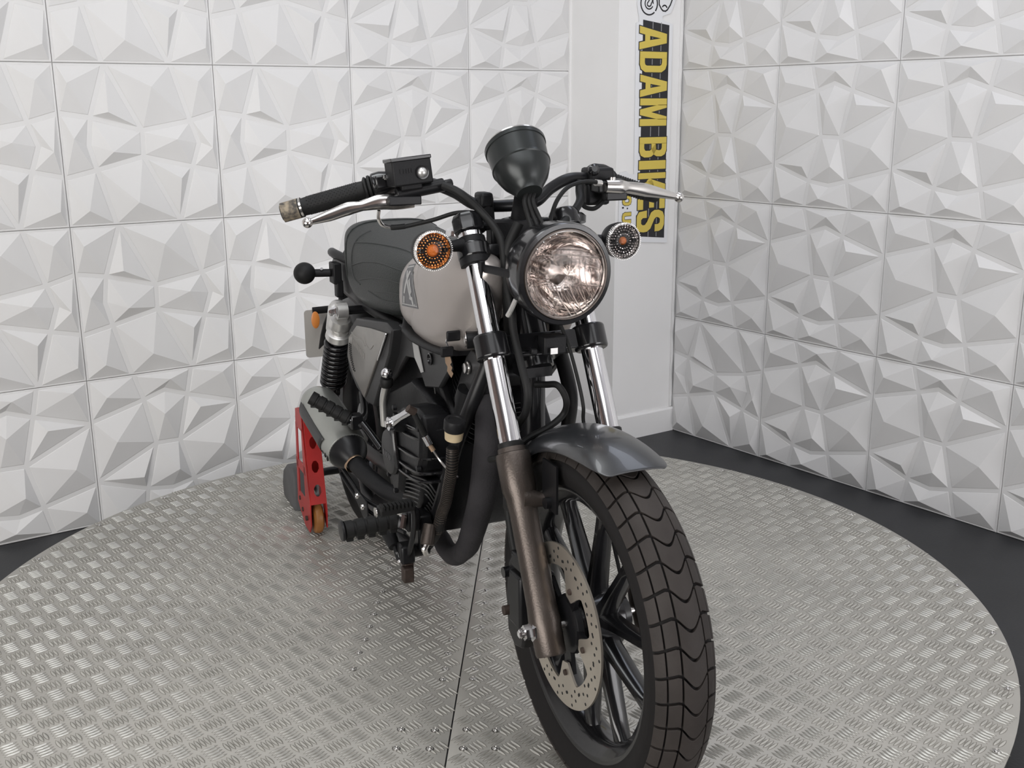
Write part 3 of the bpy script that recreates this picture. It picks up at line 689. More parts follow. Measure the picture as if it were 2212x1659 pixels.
m = MB(); m.lathe([(0, .026), (.012, .028), (.018, .022), (.020, .01)], (-.335, .115, .965), Vector((-.3, 0, 1)), 24); m.build('ignition_barrel', 'blackgloss', uc)
def along(a, b, t): return Vector(a).lerp(Vector(b), t)
for sgn in (-1, 1):
    A_ = U(-.452, sgn*.258, 1.0345); B_ = U(-.500, sgn*.392, .9965); D_ = (B_-A_).normalized()
    m = MB(); m.lathe([(0, .0165), (.010, .0172), (.10, .0175), (.118, .0165), (.122, .0185), (.155, .0182), (.160, .014)] if sgn < 0 else [(0, .0165), (.010, .0172), (.12, .0165), (.150, .015), (.156, .011)], A_, D_, 32); g = m.build('grip', 'rubber', hb, angle=40)
    m = MB()
    e1_ = D_.cross(Zv).normalized(); e2_ = e1_.cross(D_)
    for i in range(26):
        for k in range(14):
            a_ = 2*pi*(k+.5*(i % 2))/14; p = A_+D_*(.012+i*.0038)+(e1_*cos(a_)+e2_*sin(a_))*.0170
            m.box(p, (.0016, .0016, .0016))
    m.build('grip_dimple', 'blackmatte', g, kind='stuff')
    m = MB(); m.lathe([(-.016, .020), (-.014, .0235), (-.010, .0235), (-.008, .019), (-.006, .0225), (-.003, .0225), (0, .018)], A_, D_, 28); m.build('grip_flange', 'rubber', g)
    if sgn < 0:
        MB().lathe([(.1195, .0187), (.1235, .0187)], A_, D_, 28, False, False).build('grip_ring', 'steel', g)
        MB().lathe([(.126, .0186), (.158, .0183)], A_, D_, 28, False, False).build('scuffed_bar_end', mat('scuffed_bar_end_rubber', (.05, .045, .04), .6, col2=(.30, .25, .18), vscale=90), g, label='scuffed bar end')
def lever(pts, ws, hs, name, ball):
    m = MB(); secs = []
    P, _ = spline([Vector(p) for p in pts], [0]*len(pts), 5); n = len(P)
    Wd = []; Hd = []
    for i in range(n):
        t_ = i/(n-1)*(len(pts)-1); k = min(int(t_), len(pts)-2); f_ = t_-k
        Wd.append(ws[k]*(1-f_)+ws[k+1]*f_); Hd.append(hs[k]*(1-f_)+hs[k+1]*f_)
    for i in range(n):
        T_ = (P[min(i+1, n-1)]-P[max(i-1, 0)]).normalized(); u_ = (Zv-T_*T_.z).normalized(); v_ = T_.cross(u_)
        secs.append([P[i]+u_*Hd[i]*sin(2*pi*k/12)*(1)+v_*Wd[i]*cos(2*pi*k/12) for k in range(12)])
    m.loft(secs); m.sphere(P[-1], ball, 20); return m.build(name, 'alloy' if False else 'steel', hb, angle=60)
lever([(-.385, -.185, 1.018), (-.388, -.215, 1.016), (-.390, -.250, 1.016), (-.392, -.280, 1.010), (-.396, -.305, 1.006), (-.402, -.340, .994), (-.408, -.378, .983)], [.006, .007, .008, .006, .007, .005, .0035], [.0140, .0150, .0140, .0088, .0120, .0100, .0042], 'brake_lever', .0095)
lever([(-.370, .205, 1.030), (-.372, .238, 1.028), (-.376, .256, 1.026), (-.382, .30, 1.019), (-.390, .345, 1.010), (-.398, .390, 1.000)], [.008, .009, .008, .0075, .006, .004], [.0125, .0140, .0115, .0135, .0100, .0050], 'clutch_lever', .0105)
# master cylinder and reservoir
m = MB(); m.cyl((-.385, -.218, 1.029), (-.378, -.128, 1.044), .0125, seg=20); m.cyl((-.378, -.128, 1.044), (-.377, -.112, 1.047), .0085, seg=6); m.box((-.386, -.205, 1.018), (.030, .062, .016)); m.box((-.402, -.165, 1.044), (.045, .026, .034)); mc = m.build('master_cylinder', 'blacksatin', hb, angle=35, bev=.002)
R_ = Matrix.Rotation(radians(5.5), 3, 'X') @ Matrix.Rotation(radians(-4), 3, 'Y')
m = MB(); m.box((-.385, -.193, 1.068), (.050, .074, .046), R_); m.box((-.383, -.193, 1.046), (.034, .040, .02), R_); rv = m.build('fluid_reservoir', 'blackmatte', mc, angle=30, bev=.003)
cn = U(-.385, -.193, 1.068)+R_ @ U(0, 0, .024)
MB().box(cn, (.052, .077, .007), R_).build('reservoir_lid', 'blackgloss', rv, bev=.0015)
fr = R_ @ Vector((1, 0, 0)); cc = U(-.385, -.193, 1.068)+R_ @ U(.0252, .017, -.003)
MB().lathe([(0, .0125), (.003, .0120), (.0032, .0098), (.002, .0095)], cc, fr, 24).build('sight_glass_ring', 'blackgloss', rv)
MB().lathe([(.0015, .009), (.004, .008), (.0065, .005), (.0072, .001)], cc, fr, 20, False, True).build('sight_glass', 'alloy', rv, label='silver sight glass')
m = MB()
for i, (yy, w_) in enumerate(((-.022, .004), (-.016, .003), (-.011, .003), (-.006, .003), (-.001, .003))):
    m.box(U(-.385, -.193, 1.068)+R_ @ U(.0256, yy, .003), (.001, w_, .008), R_)
m.build('moulded_lettering', 'blackmatte', rv)
# switch housings
m = MB(); m.lathe([(-.058, .014), (-.056, .020), (-.035, .0255), (-.018, .0255), (-.016, .021)], U(-.452, -.258, 1.0345), Vector((-.048, -.134, -.038)), 24); m.box((-.428, -.226, 1.050), (.030, .042, .024), R_); swr = m.build('throttle_housing', 'blackgloss', hb, angle=40, bev=.003)
MB().lathe([(0, .005), (.003, .004)], (-.412, -.229, 1.058), (1, 0, .5), 12).build('housing_screw', 'steel', swr)
m = MB(); A_ = U(-.452, .258, 1.0345); D_ = Vector((-.048, .134, -.038)).normalized()
m.lathe([(-.062, .016), (-.058, .023), (-.030, .0275), (-.012, .026), (-.008, .020)], A_, D_, 24); m.box((-.425, .215, 1.047), (.045, .055, .034)); m.box((-.428, .212, 1.012), (.034, .052, .044)); swl = m.build('switch_housing', 'blackmatte', hb, angle=40, bev=.006)
MB().lathe([(0, .012), (.004, .011), (.008, .006)], (-.405, .196, 1.060), (1, -.2, .4), 18).build('switch_button', 'blackgloss', swl)
m = MB(); m.box((-.392, .218, 1.028), (.034, .052, .022)); m.box((-.384, .232, 1.010), (.022, .048, .018)); m.box((-.390, .236, 1.040), (.022, .030, .006)); lh = m.build('clutch_perch', 'blacksatin', hb, bev=.003)
MB().cyl((-.375, .196, 1.036), (-.370, .182, 1.038), .0065, seg=12).build('cable_adjuster', 'alloy', lh)
MB().cyl((-.376, .222, 1.036), (-.376, .222, 1.047), .007, seg=14).build('pivot_bolt', 'steel', lh)
for sgn, zz in ((-1, .9965),):
    pass
# cables
MB().tube([(-.40, -.247, 1.000), (-.405, -.247, .985), (-.41, -.238, .972), (-.41, -.222, .967)], .0035, seg=8).build('throttle_elbow', 'steel', hb)
MB().tube([(-.41, -.222, .967), (-.405, -.212, .9675), (-.40, -.198, .969)], .0052, seg=10).build('elbow_ferrule', 'rubber', hb)
MB().tube([(-.40, -.200, .968), (-.38, -.151, .980), (-.36, -.112, .993), (-.34, -.079, .993), (-.32, -.058, .980), (-.31, -.048, .938), (-.30, -.042, .879), (-.31, -.05, .80)], .0040, seg=8).build('throttle_cable', 'rubber', bike)
MB().tube([(-.372, .190, 1.038), (-.352, .150, 1.042), (-.34, .110, 1.035), (-.325, .080, 1.015), (-.31, .060, .988), (-.28, .040, .955), (-.27, .03, .90)], .0042, seg=8).build('clutch_cable', 'rubber', bike)
MB().tube([(-.405, .165, 1.040), (-.395, .160, 1.02), (-.370, .148, 1.003), (-.335, .115, .985), (-.29, .070, .968), (-.25, .045, .94)], .0082, seg=12).build('switch_harness', 'rubber', bike)
MB().tube([(-.40, .165, 1.000), (-.40, .175, .989), (-.40, .195, .985), (-.40, .212, .995), (-.40, .226, 1.012)], .0045, seg=8).build('switch_wire', 'rubber', bike)
MB().tube([(-.240, .022, .84), (-.218, .030, .805), (-.194, .040, .757), (-.175, .050, .695), (-.160, .052, .655), (-.159, .055, .612), (-.10, .062, .50), (-.02, .062, .36)], .0036, seg=8).build('speedometer_cable', 'rubber', bike)
MB().tube([(-.245, -.005, .682), (-.229, .010, .684), (-.200, .020, .688), (-.186, .030, .664), (-.196, .030, .634), (-.197, .0, .612), (-.202, -.04, .594), (-.205, -.08, .567), (-.24, -.10, .55)], .0062, seg=10).build('radiator_hose_loop', 'rubber', bike)
MB().tube([(-.26, -.03, .98), (-.262, -.052, .93), (-.268, -.05, .86), (-.275, -.045, .80), (-.285, -.04, .74)], .0095, seg=12).build('wiring_harness', 'rubber', bike)
# --- indicators --------------------------------------------------------------
for sgn in (-1, 1):
    zz = .9385 if sgn < 0 else .935; c = U(-.275, sgn*.190, zz)
    m = MB(); m.lathe([(-.046, .010), (-.042, .020), (-.030, .0300), (-.012, .0342), (.000, .0348), (.0015, .031)], c, X, 36); ind = m.build('indicator', 'blackmatte', bike, angle=50, label=None)
    m = MB(); m.lathe([(.000, .0345), (.009, .0342), (.0105, .0318)], c, X, 72, False, False); m.build('lens_rim', 'reflect2', ind, angle=60)
    m = MB()
    for k in range(60):
        a_ = 2*pi*k/60; m.box(c+U(.0055, .0347*cos(a_), .0347*sin(a_)), (.0085, .0008, .0012), Matrix.Rotation(a_, 3, 'X'))
    m.build('rim_rib', 'steel', ind, kind='stuff')
    m = MB(); m.lathe([(-.012, .006), (-.010, .012), (-.004, .022), (.004, .0305)], c, X, 36, False, False); m.build('reflector', 'reflect3' if sgn < 0 else 'reflect2', ind, angle=60)  # right side: bulb's reflection is put in as orange colour
    m = MB()
    for rr_, n_, br in ((.0300, 34, .0024), (.0255, 30, .0022), (.0205, 24, .0019), (.0140, 18, .0017)):
        for k in range(n_):
            a_ = 2*pi*k/n_; m.box(c+U(.004, rr_*cos(a_), rr_*sin(a_)), (.005, br, br*.8), Matrix.Rotation(a_, 3, 'X'))
    m.build('lens_prism', 'reflect3' if sgn < 0 else 'reflect2', ind, kind='stuff')
    m = MB(); m.lathe([(-.008, .0075), (.002, .0078), (.0065, .005), (.0075, .001)] if sgn > 0 else [(-.010, .0105), (.002, .0110), (.0065, .008), (.0085, .001)], c, X, 20); m.build('amber_bulb', 'amber', ind)
    for s2 in (-1, 1): MB().lathe([(-.004, .0042), (.0085, .0042), (.0085, .0022), (.006, .002)], c+U(0, s2*.0225, .001), X, 12).build('lens_screw', 'blackmatte', ind)
    m = MB(); m.lathe([(.0045, .0320), (.0095, .0305), (.0125, .020), (.0135, .001)], c, X, 36, False, False); m.build('lens', 'lens', ind, angle=80)
    m = MB(); m.tube([c+U(-.028, -sgn*.020, 0), c+U(-.030, -sgn*.045, .001), c+U(-.034, -sgn*.070, .002)], [.0095, .0100, .0125], seg=14); m.build('stalk', 'blackmatte', ind)
# --- tank --------------------------------------------------------------------
def sup(cy, w, zb, zt, n=32, p=2.6, pb=2.2, x=0, lean=0):
    zc = zb+(zt-zb)*.52; out = []
    for k in range(n):
        a_ = 2*pi*k/n; ca, sa = cos(a_), sin(a_); pp = p if sa > 0 else pb
        y = w*math.copysign(abs(ca)**(2/pp), ca); h_ = (zt-zc) if sa > 0 else (zc-zb); z = zc+h_*math.copysign(abs(sa)**(2/pp), sa)
        out.append(U(x+lean*(z-zc), y+cy, z))
    return out
m = MB(); TS = [(-.385, .105, .740, .915), (-.392, .134, .718, .930), (-.42, .140, .714, .936), (-.50, .145, .711, .932), (-.58, .146, .711, .920), (-.64, .142, .716, .902), (-.675, .126, .735, .880), (-.690, .095, .765, .858)]
secs = [sup(0, w_, zb, zt, 36, 2.5, 3.6, x_, .48*(1 if x_ > -.45 else .3)) for x_, w_, zb, zt in TS]
m.loft(secs)
for sgn in (-1, 1):
    LB_ = [(-.58, .083, .058, .722, .905), (-.53, .083, .0605, .718, .920), (-.48, .083, .0625, .714, .930), (-.43, .083, .0620, .713, .933), (-.395, .083, .0590, .715, .932), (-.36, .082, .0545, .719, .928), (-.325, .080, .046, .727, .920), (-.300, .079, .036, .738, .908), (-.288, .078, .024, .752, .893), (-.284, .077, .010, .775, .870)]
    m.loft([sup(sgn*cy, w_, zb, zt, 28, 2.5, 3.6, x_, .48) for x_, cy, w_, zb, zt in LB_])
tank = m.build('fuel_tank', 'tank', bike, angle=60, sub=1, label='satin silver fuel tank')
MB().lathe([(0, .034), (.003, .035), (.012, .033), (.015, .026), (.0165, .024), (.018, .010)], (-.575, -.02, .925), Zv, 36).build('filler_cap', 'chrome', tank)
MB().box((-.575, -.02, .944), (.034, .006, .006)).build('cap_handle', 'steel', tank, bev=.002)
m = MB(); secs = [sup(0, w_-.004, zb-.003, zb+.016, 24, 4, 4, x_+.004) for x_, w_, zb, zt in TS[1:-1]]; m.loft(secs); m.build('tank_seam', 'blackmatte', tank, angle=60)
# tank decal: follow the tank's flank by projecting on it
from mathutils.bvhtree import BVHTree
bpy.context.view_layer.update()
dg = bpy.context.evaluated_depsgraph_get(); te = tank.evaluated_get(dg); tme = te.to_mesh()
TB = BVHTree.FromPolygons([v.co.copy() for v in tme.vertices], [tuple(p.vertices) for p in tme.polygons]); te.to_mesh_clear()
def on_tank(x, z, lift, sgn=-1):
    h_ = TB.ray_cast(U(x, sgn*.5, z), U(0, -sgn, 0)); y = h_[0].y if h_[0] else sgn*.13
    nrm = h_[1] if h_[0] else U(0, sgn, 0)
    if nrm.y*sgn < 0: nrm = -nrm
    return U(x, y, z)+nrm*lift
def decal(poly, mt, name, lift, sgn=-1):
    m = MB(); n = len(poly); cx = sum(p[0] for p in poly)/n; cz = sum(p[1] for p in poly)/n
    vs = []; fs = []; RN = 4; EN = 5; pts = []
    for i in range(n):
        a = Vector(poly[i]); b = Vector(poly[(i+1) % n])
        for k in range(EN): pts.append(a.lerp(b, k/EN))
    q = len(pts)
    for r_ in range(RN+1):
        f_ = 1-r_/RN
        for p in pts: vs.append(on_tank(cx+(p.x-cx)*max(f_, .001), cz+(p.y-cz)*max(f_, .001), lift, sgn))
    for r_ in range(RN):
        for k in range(q): fs.append((r_*q+k, r_*q+(k+1) % q, (r_+1)*q+(k+1) % q, (r_+1)*q+k))
    m.add(vs, fs); return m.build(name, mt, tank, angle=60)
for sg_ in (-1, 1):
    T0 = [(-.592, .868), (-.545, .877), (-.498, .793), (-.610, .782)]
    decal(T0, 'decalgrey', 'tank_badge', .0006, sg_)
    decal(offset_poly(T0, .0035), 'decallight', 'badge_border', .0009, sg_); decal(offset_poly(T0, .006), 'decalgrey', 'badge_field', .0012, sg_)
    for pl_ in ([(-.581, .858), (-.572, .860), (-.538, .812), (-.548, .810)], [(-.552, .861), (-.562, .861), (-.588, .812), (-.578, .812)], [(-.590, .806), (-.580, .806), (-.584, .792), (-.594, .791)],
                [(-.556, .842), (-.549, .848), (-.534, .822), (-.541, .816)], [(-.548, .812), (-.530, .812), (-.524, .796), (-.533, .796), (-.537, .805), (-.550, .805)], [(-.520, .800), (-.514, .800), (-.514, .795), (-.520, .795)]):
        decal(pl_, 'decallight', 'badge_letter', .0016, sg_)
# --- seat --------------------------------------------------------------------
m = MB(); SS = [(-.630, .070, .752, .835), (-.66, .104, .738, .852), (-.72, .122, .728, .862), (-.80, .131, .718, .870), (-.90, .134, .710, .882), (-1.00, .134, .706, .895), (-1.07, .132, .712, .905), (-1.12, .128, .735, .911), (-1.150, .122, .775, .910), (-1.168, .108, .815, .900), (-1.174, .085, .845, .885)]
secs = [sup(0, w_, zb, zt, 36, 3.4, 5.0, x_) for x_, w_, zb, zt in SS]; m.loft(secs); seat = m.build('seat', 'seat', bike, angle=60, sub=1)
dg = bpy.context.evaluated_depsgraph_get(); bpy.context.view_layer.update(); te = seat.evaluated_get(bpy.context.evaluated_depsgraph_get()); tme = te.to_mesh()
SB = BVHTree.FromPolygons([v.co.copy() for v in tme.vertices], [tuple(p.vertices) for p in tme.polygons]); te.to_mesh_clear()
def on_seat(x, a_):
    o_ = U(x, 0, .815); d_ = U(0, cos(a_), sin(a_)); h_ = SB.ray_cast(o_+d_*.5, -d_); return (h_[0] if h_[0] else o_+d_*.12)+d_*.0004
def seat_side(x, z, sg2=-1):
    h_ = SB.ray_cast(U(x, sg2*.4, z), U(0, -sg2, 0)); return (h_[0] if h_[0] else U(x, sg2*.11, z))+U(0, sg2*.0005, 0)
for sg2 in (-1, 1):
    for pl2 in ([(-1.03, .893), (-1.035, .862), (-1.040, .81), (-1.018, .781), (-.965, .774)], [(-1.035, .866), (-.95, .873), (-.85, .872), (-.74, .862)], [(-1.040, .81), (-.93, .832), (-.82, .842), (-.70, .838)],
                [(-.965, .785), (-.87, .802), (-.77, .812), (-.68, .812)], [(-.84, .775), (-.75, .786), (-.68, .788)], [(-.90, .768), (-.80, .762), (-.70, .768)]):
        P_, _ = spline([Vector((a, 0, b)) for a, b in pl2], [0]*len(pl2), 6)
        MB().tube([seat_side(p.x, p.z, sg2) for p in P_], .0013, seg=6, smooth=False).build('seat_seam', 'seamgrey', seat)
# edge piping of the pillion end
pts = [on_seat(-1.105, radians(210-240*i/30)) for i in range(31)]
MB().tube(pts, .0022, seg=6, smooth=False).build('seat_piping', 'seat', seat)
# --- side cover --------------------------------------------------------------
for sgn in (-1, 1):
    yb = -.128*1 if sgn < 0 else .128
    ex_ = X
    SCo = [(-1.035, .652), (-.965, .694), (-.72, .726), (-.672, .718), (-.700, .66), (-.840, .505), (-.90, .50), (-.985, .515), (-1.045, .545), (-1.068, .585)]
    m = MB(); m.prism(SCo, (0, sgn*.118, 0), X, Zv, .030 if sgn < 0 else -.030, inset=.004)
    sc = m.build('side_cover', 'darkplastic', bike, angle=30, bev=.002)
    if sgn > 0: continue
    y0 = -.1485
    m = MB(); SP = [(-1.020, .638), (-.945, .679), (-.83, .694), (-.700, .706), (-.905, .512), (-.99, .545), (-1.040, .583)]
    m.prism(SP, (0, y0, 0), X, Zv, .005, inset=.002); m.build('side_panel', 'silverpanel', sc, label='brushed grey side panel with moulded marks')
    m = MB()
    for i in range(13):
        t_ = i/12; c0 = Vector((-1.018, .622)).lerp(Vector((-.992, .562)), t_) + Vector((-.010*sin(pi*t_), 0))
        for dx in (.006, .018): m.box((c0.x+dx, y0-.0054, c0.y), (.006, .0012, .0032))
    m.build('vent_slot', 'hole', sc, kind='stuff')
    m = MB()
    for i in range(9): m.box((-.985+i*.0125, y0-.0052, .636-.0022*i), (.0078, .0008, .015), Matrix.Rotation(radians(10), 3, 'Y'))
    m.tube([(-.99, y0-.005, .655), (-.95, y0-.005, .650), (-.91, y0-.005, .655), (-.87, y0-.005, .645)], .0012, seg=6)
    m.tube([(-.88, y0-.005, .67), (-.86, y0-.005, .65), (-.83, y0-.005, .645), (-.80, y0-.005, .66)], .0012, seg=6)
    m.build('moulded_lettering', 'silverpanel', sc)
    MB().tube([(-.700, y0-.004, .705), (-.705, y0-.005, .697), (-.77, y0-.005, .632)], .0022, seg=8).build('chrome_edge', 'chrome', sc)
# scoops / shrouds under the tank
for sgn in (-1, 1):
    d_ = .012 if sgn < 0 else -.012
    m = MB(); m.prism([(-.70, .725), (-.60, .722), (-.40, .722), (-.385, .690), (-.445, .640), (-.53, .622), (-.565, .655), (-.600, .668), (-.655, .660), (-.735, .600), (-.80, .565), (-.815, .585)], (0, sgn*.112, 0), X, Zv, d_, inset=.003)
    sh_ = m.build('tank_shroud', 'darkplastic', bike, angle=30, bev=.003)
    if sgn < 0:
        MB().lathe([(0, .0125), (.003, .0130), (.004, .0100), (.0005, .0085)], (-.485, -.126, .692), U(0, -1, 0), 20).build('recessed_bolt', 'blackgloss', sh_)
        m = MB(); m.prism([(-.60, .716), (-.565, .715), (-.53, .655), (-.545, .650), (-.585, .675)], (0, -.126, 0), X, Zv, .0015); m.build('grey_label', 'decallight', sh_)
# --- rear: fender, tail, rack ball, plate ------------------------------------
m = MB(); rows = []
RAX = U(-1.345, 0, .312)
for a in range(-70, 61, 10):
    ar = radians(-a); rows.append([RAX+U(.345*sin(ar)-.0, y_, .345*cos(ar)-.03*abs(y_/.085)**3+(.02)) for y_ in (-.085, -.075, -.05, -.025, 0, .025, .05, .075, .085)])
m.grid(rows); rf = m.build('rear_fender', 'darkplastic', bike, angle=60, solid=.004)
m = MB(); m.prism([(-1.06, .715), (-1.13, .78), (-1.20, .845), (-1.235, .835), (-1.30, .80), (-1.38, .79), (-1.36, .735), (-1.25, .70), (-1.12, .69)], (0, .105, 0), X, Zv, .21, inset=.02); m.tube([(-1.20, -.098, .80), (-1.26, -.118, .812), (-1.32, -.11, .808), (-1.36, -.085, .79)], .012, seg=12); rack = m.build('rear_rail', 'darkplastic', bike)
m = MB(); m.box((-1.235, -.125, .765), (.05, .022, .055)); m.box((-1.225, -.120, .725), (.03, .018, .045)); m.cyl((-1.24, -.135, .765), (-1.25, -.185, .766), .0105, seg=16); bmnt = m.build('ball_mount', 'blackmatte', bike, bev=.003)
MB().sphere((-1.25, -.203, .767), .0285, 32).build('rubber_ball', 'rubber', bmnt, label='black rubber ball')
MB().lathe([(0, .004), (.003, .004)], (-1.238, -.160, .776), U(.6, -.3, .5), 12).build('mount_bolt', 'chrome', bmnt)
m = MB(); pl_ = []
def rrect(x0, x1, y0, y1, r, n=4):
    out = []
    for cx, cy, a0 in ((x1-r, y1-r, 0), (x0+r, y1-r, 90), (x0+r, y0+r, 180), (x1-r, y0+r, 270)):
        for k in range(n+1): a_ = radians(a0+90*k/n); out.append((cx+r*cos(a_), cy+r*sin(a_)))
    return out
m.prism(rrect(-.113, .113, .438, .586, .010), (-1.70, 0, 0), Yv, Zv, .003); npl = m.build('number_plate', 'plateback', bike, angle=30)
MB().tube([(-1.66, -.095, .590), (-1.66, 0, .592), (-1.66, .095, .590)], .011, flat=((1, 0, 0), .5)).build('plate_bracket', 'blackmatte', npl)
MB().tube([(-1.66, 0, .592), (-1.62, 0, .66), (-1.50, 0, .69)], .016).build('plate_arm', 'blackmatte', npl)
m = MB(); vs_ = ring((0, 0), 1, 24); m.prism([(y_*.0125-.089, z_*.026+.563) for y_, z_ in vs_], (-1.655, 0, 0), Yv, Zv, .006, inset=.002); m.build('side_reflector', 'reflector', npl, label='orange oval reflector')
# --- rear wheel --------------------------------------------------------------
prr = [(-.050, .212), (-.062, .225), (-.070, .250), (-.068, .275), (-.055, .298), (-.03, .309), (0, .312), (.03, .309), (.055, .298), (.068, .275), (.070, .250), (.062, .225), (.050, .212), (.03, .215), (-.03, .215)]
rw = ringmesh(prr, RAX, 80).build('rear_wheel', 'rubber', bike, angle=40)
m = ringmesh([(-.052, .214), (-.045, .196), (-.02, .186), (.02, .186), (.045, .196), (.052, .214), (0, .200)], RAX, 64); m.lathe([(-.05, .03), (-.04, .06), (.04, .06), (.05, .03)], RAX, Yv, 24); m.build('rim', 'blackgloss', rw)
for c in PCN:
    for s in (-1, 1):
        a_ = radians(c+s*16); MB().tube([RAX+U(.04*cos(a_), 0, .04*sin(a_)), RAX+U(.195*cos(a_), 0, .195*sin(a_))], .011).build('spoke', 'blackgloss', rw)
for sgn in (-1, 1):
    m = MB(); m.tube([(-.86, sgn*.10, .335), (-1.05, sgn*.105, .325), (-1.35, sgn*.11, .312), (-1.39, sgn*.11, .312)], [.020, .020, .022, .018], flat=((0, 1, 0), .7)); m.build('swingarm', 'blacksatin', bike)
# --- shocks ------------------------------------------------------------------
for sgn in (-1, 1):
    T_ = U(-1.09, sgn*.15, .690); B_ = U(-1.232, sgn*.15, .452); D_ = (B_-T_).normalized(); LN_ = (B_-T_).length
    m = MB(); m.lathe([(.022, .012), (.024, .026), (.045, .0285), (.052, .0275), (.056, .024), (.066, .024), (.070, .032), (.086, .034), (.092, .030)], T_, D_, 28); sk = m.build('shock_absorber', 'alloy', bike, angle=40)
    m = MB(); m.cyl(T_+U(0, -.013, 0), T_+U(0, .013, 0), .021, seg=24); m.build('top_eye', 'alloy', sk)
    MB().lathe([(0, .005), (.004, .010), (.014, .011), (.016, .014), (.020, .014)], T_+U(0, sgn*.034, 0), U(0, -sgn, 0), 6).build('top_nut', 'chrome', sk, angle=20)
    MB().cyl(T_+U(0, 0, 0), T_+U(0, -sgn*.06, 0), .011, seg=16).build('mount_stud', 'blacksatin', sk)
    m = MB(); m.cyl(T_+D_*.05, B_, .018, seg=20); m.build('damper', 'blackgloss', sk)
    pts = []; e1_ = D_.orthogonal().normalized(); e2_ = D_.cross(e1_); turns = 10
    for k in range(turns*16+1):
        a_ = 2*pi*k/16; pts.append(T_+D_*(.096+(LN_-.125)*k/(turns*16))+(e1_*cos(a_)+e2_*sin(a_))*.0295)
    MB().tube(pts, .0058, seg=8, smooth=False).build('spring', 'blackgloss', sk, angle=60)
    MB().cyl(B_+U(0, -.018, 0), B_+U(0, .018, 0), .017, seg=18).build('bottom_eye', 'blacksatin', sk)
    MB().cyl(B_+U(0, sgn*.018, 0), B_+U(0, sgn*.034, 0), .008, seg=6).build('bottom_nut', 'rust', sk)
    q_ = T_+U(-.040, -sgn*.004, .008); m = MB(); m.lathe([(-.005, .010), (.0, .022), (.010, .0265), (.080, .0265), (.088, .023), (.090, .012)], q_, D_, 24); m.box(q_+U(.02, 0, -.02), (.04, .02, .03)); m.build('gas_canister', 'alloy', sk, angle=40)
# --- engine ------------------------------------------------------------------
m = MB(); m.prism([(-.455, .36), (-.435, .44), (-.43, .53), (-.49, .60), (-.62, .62), (-.80, .55), (-.86, .40), (-.80, .315), (-.66, .30), (-.50, .31)], (0, .125, 0), X, Zv, .25, inset=.008); eng = m.build('engine', 'engine', bike, angle=30, bev=.008)
# right engine cover
CP = [(-.640, .470), (-.622, .520), (-.590, .556), (-.520, .592), (-.440, .606), (-.400, .600), (-.388, .560), (-.398, .505), (-.420, .470), (-.470, .455), (-.530, .450), (-.545, .392), (-.590, .380), (-.630, .425)]
m = MB(); m.prism(CP, (0, -.118, 0), X, Zv, .064, inset=.012); cov = m.build('clutch_cover', 'engine', eng, angle=30, bev=.006)
for zz in (.566, .548, .508, .478, .460):
    m = MB(); m.tube([(-.545, -.183, zz-.010), (-.50, -.187, zz-.004), (-.455, -.187, zz), (-.415, -.182, zz+.003), (-.398, -.168, zz+.004), (-.394, -.145, zz+.004), (-.394, -.118, zz+.004)], .0034, seg=8); m.build('cover_rib', 'blackgloss', cov)
m = MB(); m.tube([(-.545, -.184, .570), (-.548, -.188, .53), (-.540, -.188, .49), (-.535, -.186, .455)], .006, seg=10); m.build('cover_ridge', 'blackgloss', cov)
m = MB(); m.lathe([(0, .048), (.006, .050), (.012, .047), (.014, .040)], (-.585, -.180, .475), U(0, -1, 0), 36); m.build('round_cap', 'darkplastic', cov, angle=40)
m = MB()
for i in range(5): m.box((-.607+.011*i, -.1945, .470), (.006, .001, .012))
m.build('cap_lettering', 'blackgloss', cov)
for x_, z_ in ((-.61, .535), (-.56, .578), (-.45, .594), (-.402, .575), (-.412, .49), (-.48, .462), (-.57, .392), (-.615, .415)):
    MB().lathe([(0, .006), (.008, .0055), (.009, .003)], (x_, -.178, z_), U(0, -1, 0), 10).build('cover_bolt', 'blacksatin', cov)
# curved lower fins
for i in range(9):
    z_ = .446-.0105*i; dx = -.0055*i
    MB().tube([(-.535+dx, -.168, z_-.010), (-.485+dx, -.170, z_+.004), (-.440+dx, -.155, z_+.004), (-.436+dx, -.138, z_-.022), (-.446+dx, -.115, z_-.048)], .0017, seg=6).build('engine_fin', 'ridge', eng)
m = MB(); m.prism([(-.55, .45), (-.45, .45), (-.455, .40), (-.50, .345), (-.58, .34), (-.60, .39)], (0, -.10, 0), X, Zv, .062, inset=.01); m.build('lower_case', 'engine', eng, bev=.005)
# fin edges of the front cylinder
for i in range(8):
    a = i*.0085
    MB().tube([(-.548+a*.45, -.100, .640-a), (-.522+a*.5, -.102, .592-a*.9), (-.490+a*.6, -.098, .560-a*.7), (-.468+a*.6, -.082, .556-a*.5), (-.470+a*.5, -.058, .566-a*.6), (-.49+a*.5, -.03, .575-a*.6)], .0015, seg=6).build('cylinder_fin', 'ridge', eng)
m = MB(); m.prism([(-.60, .52), (-.60, .645), (-.56, .665), (-.50, .62), (-.455, .575), (-.44, .52)], (0, -.02, 0), X, Zv, .075, inset=.008); m.build('cylinder_barrel', 'engine', eng, bev=.006)
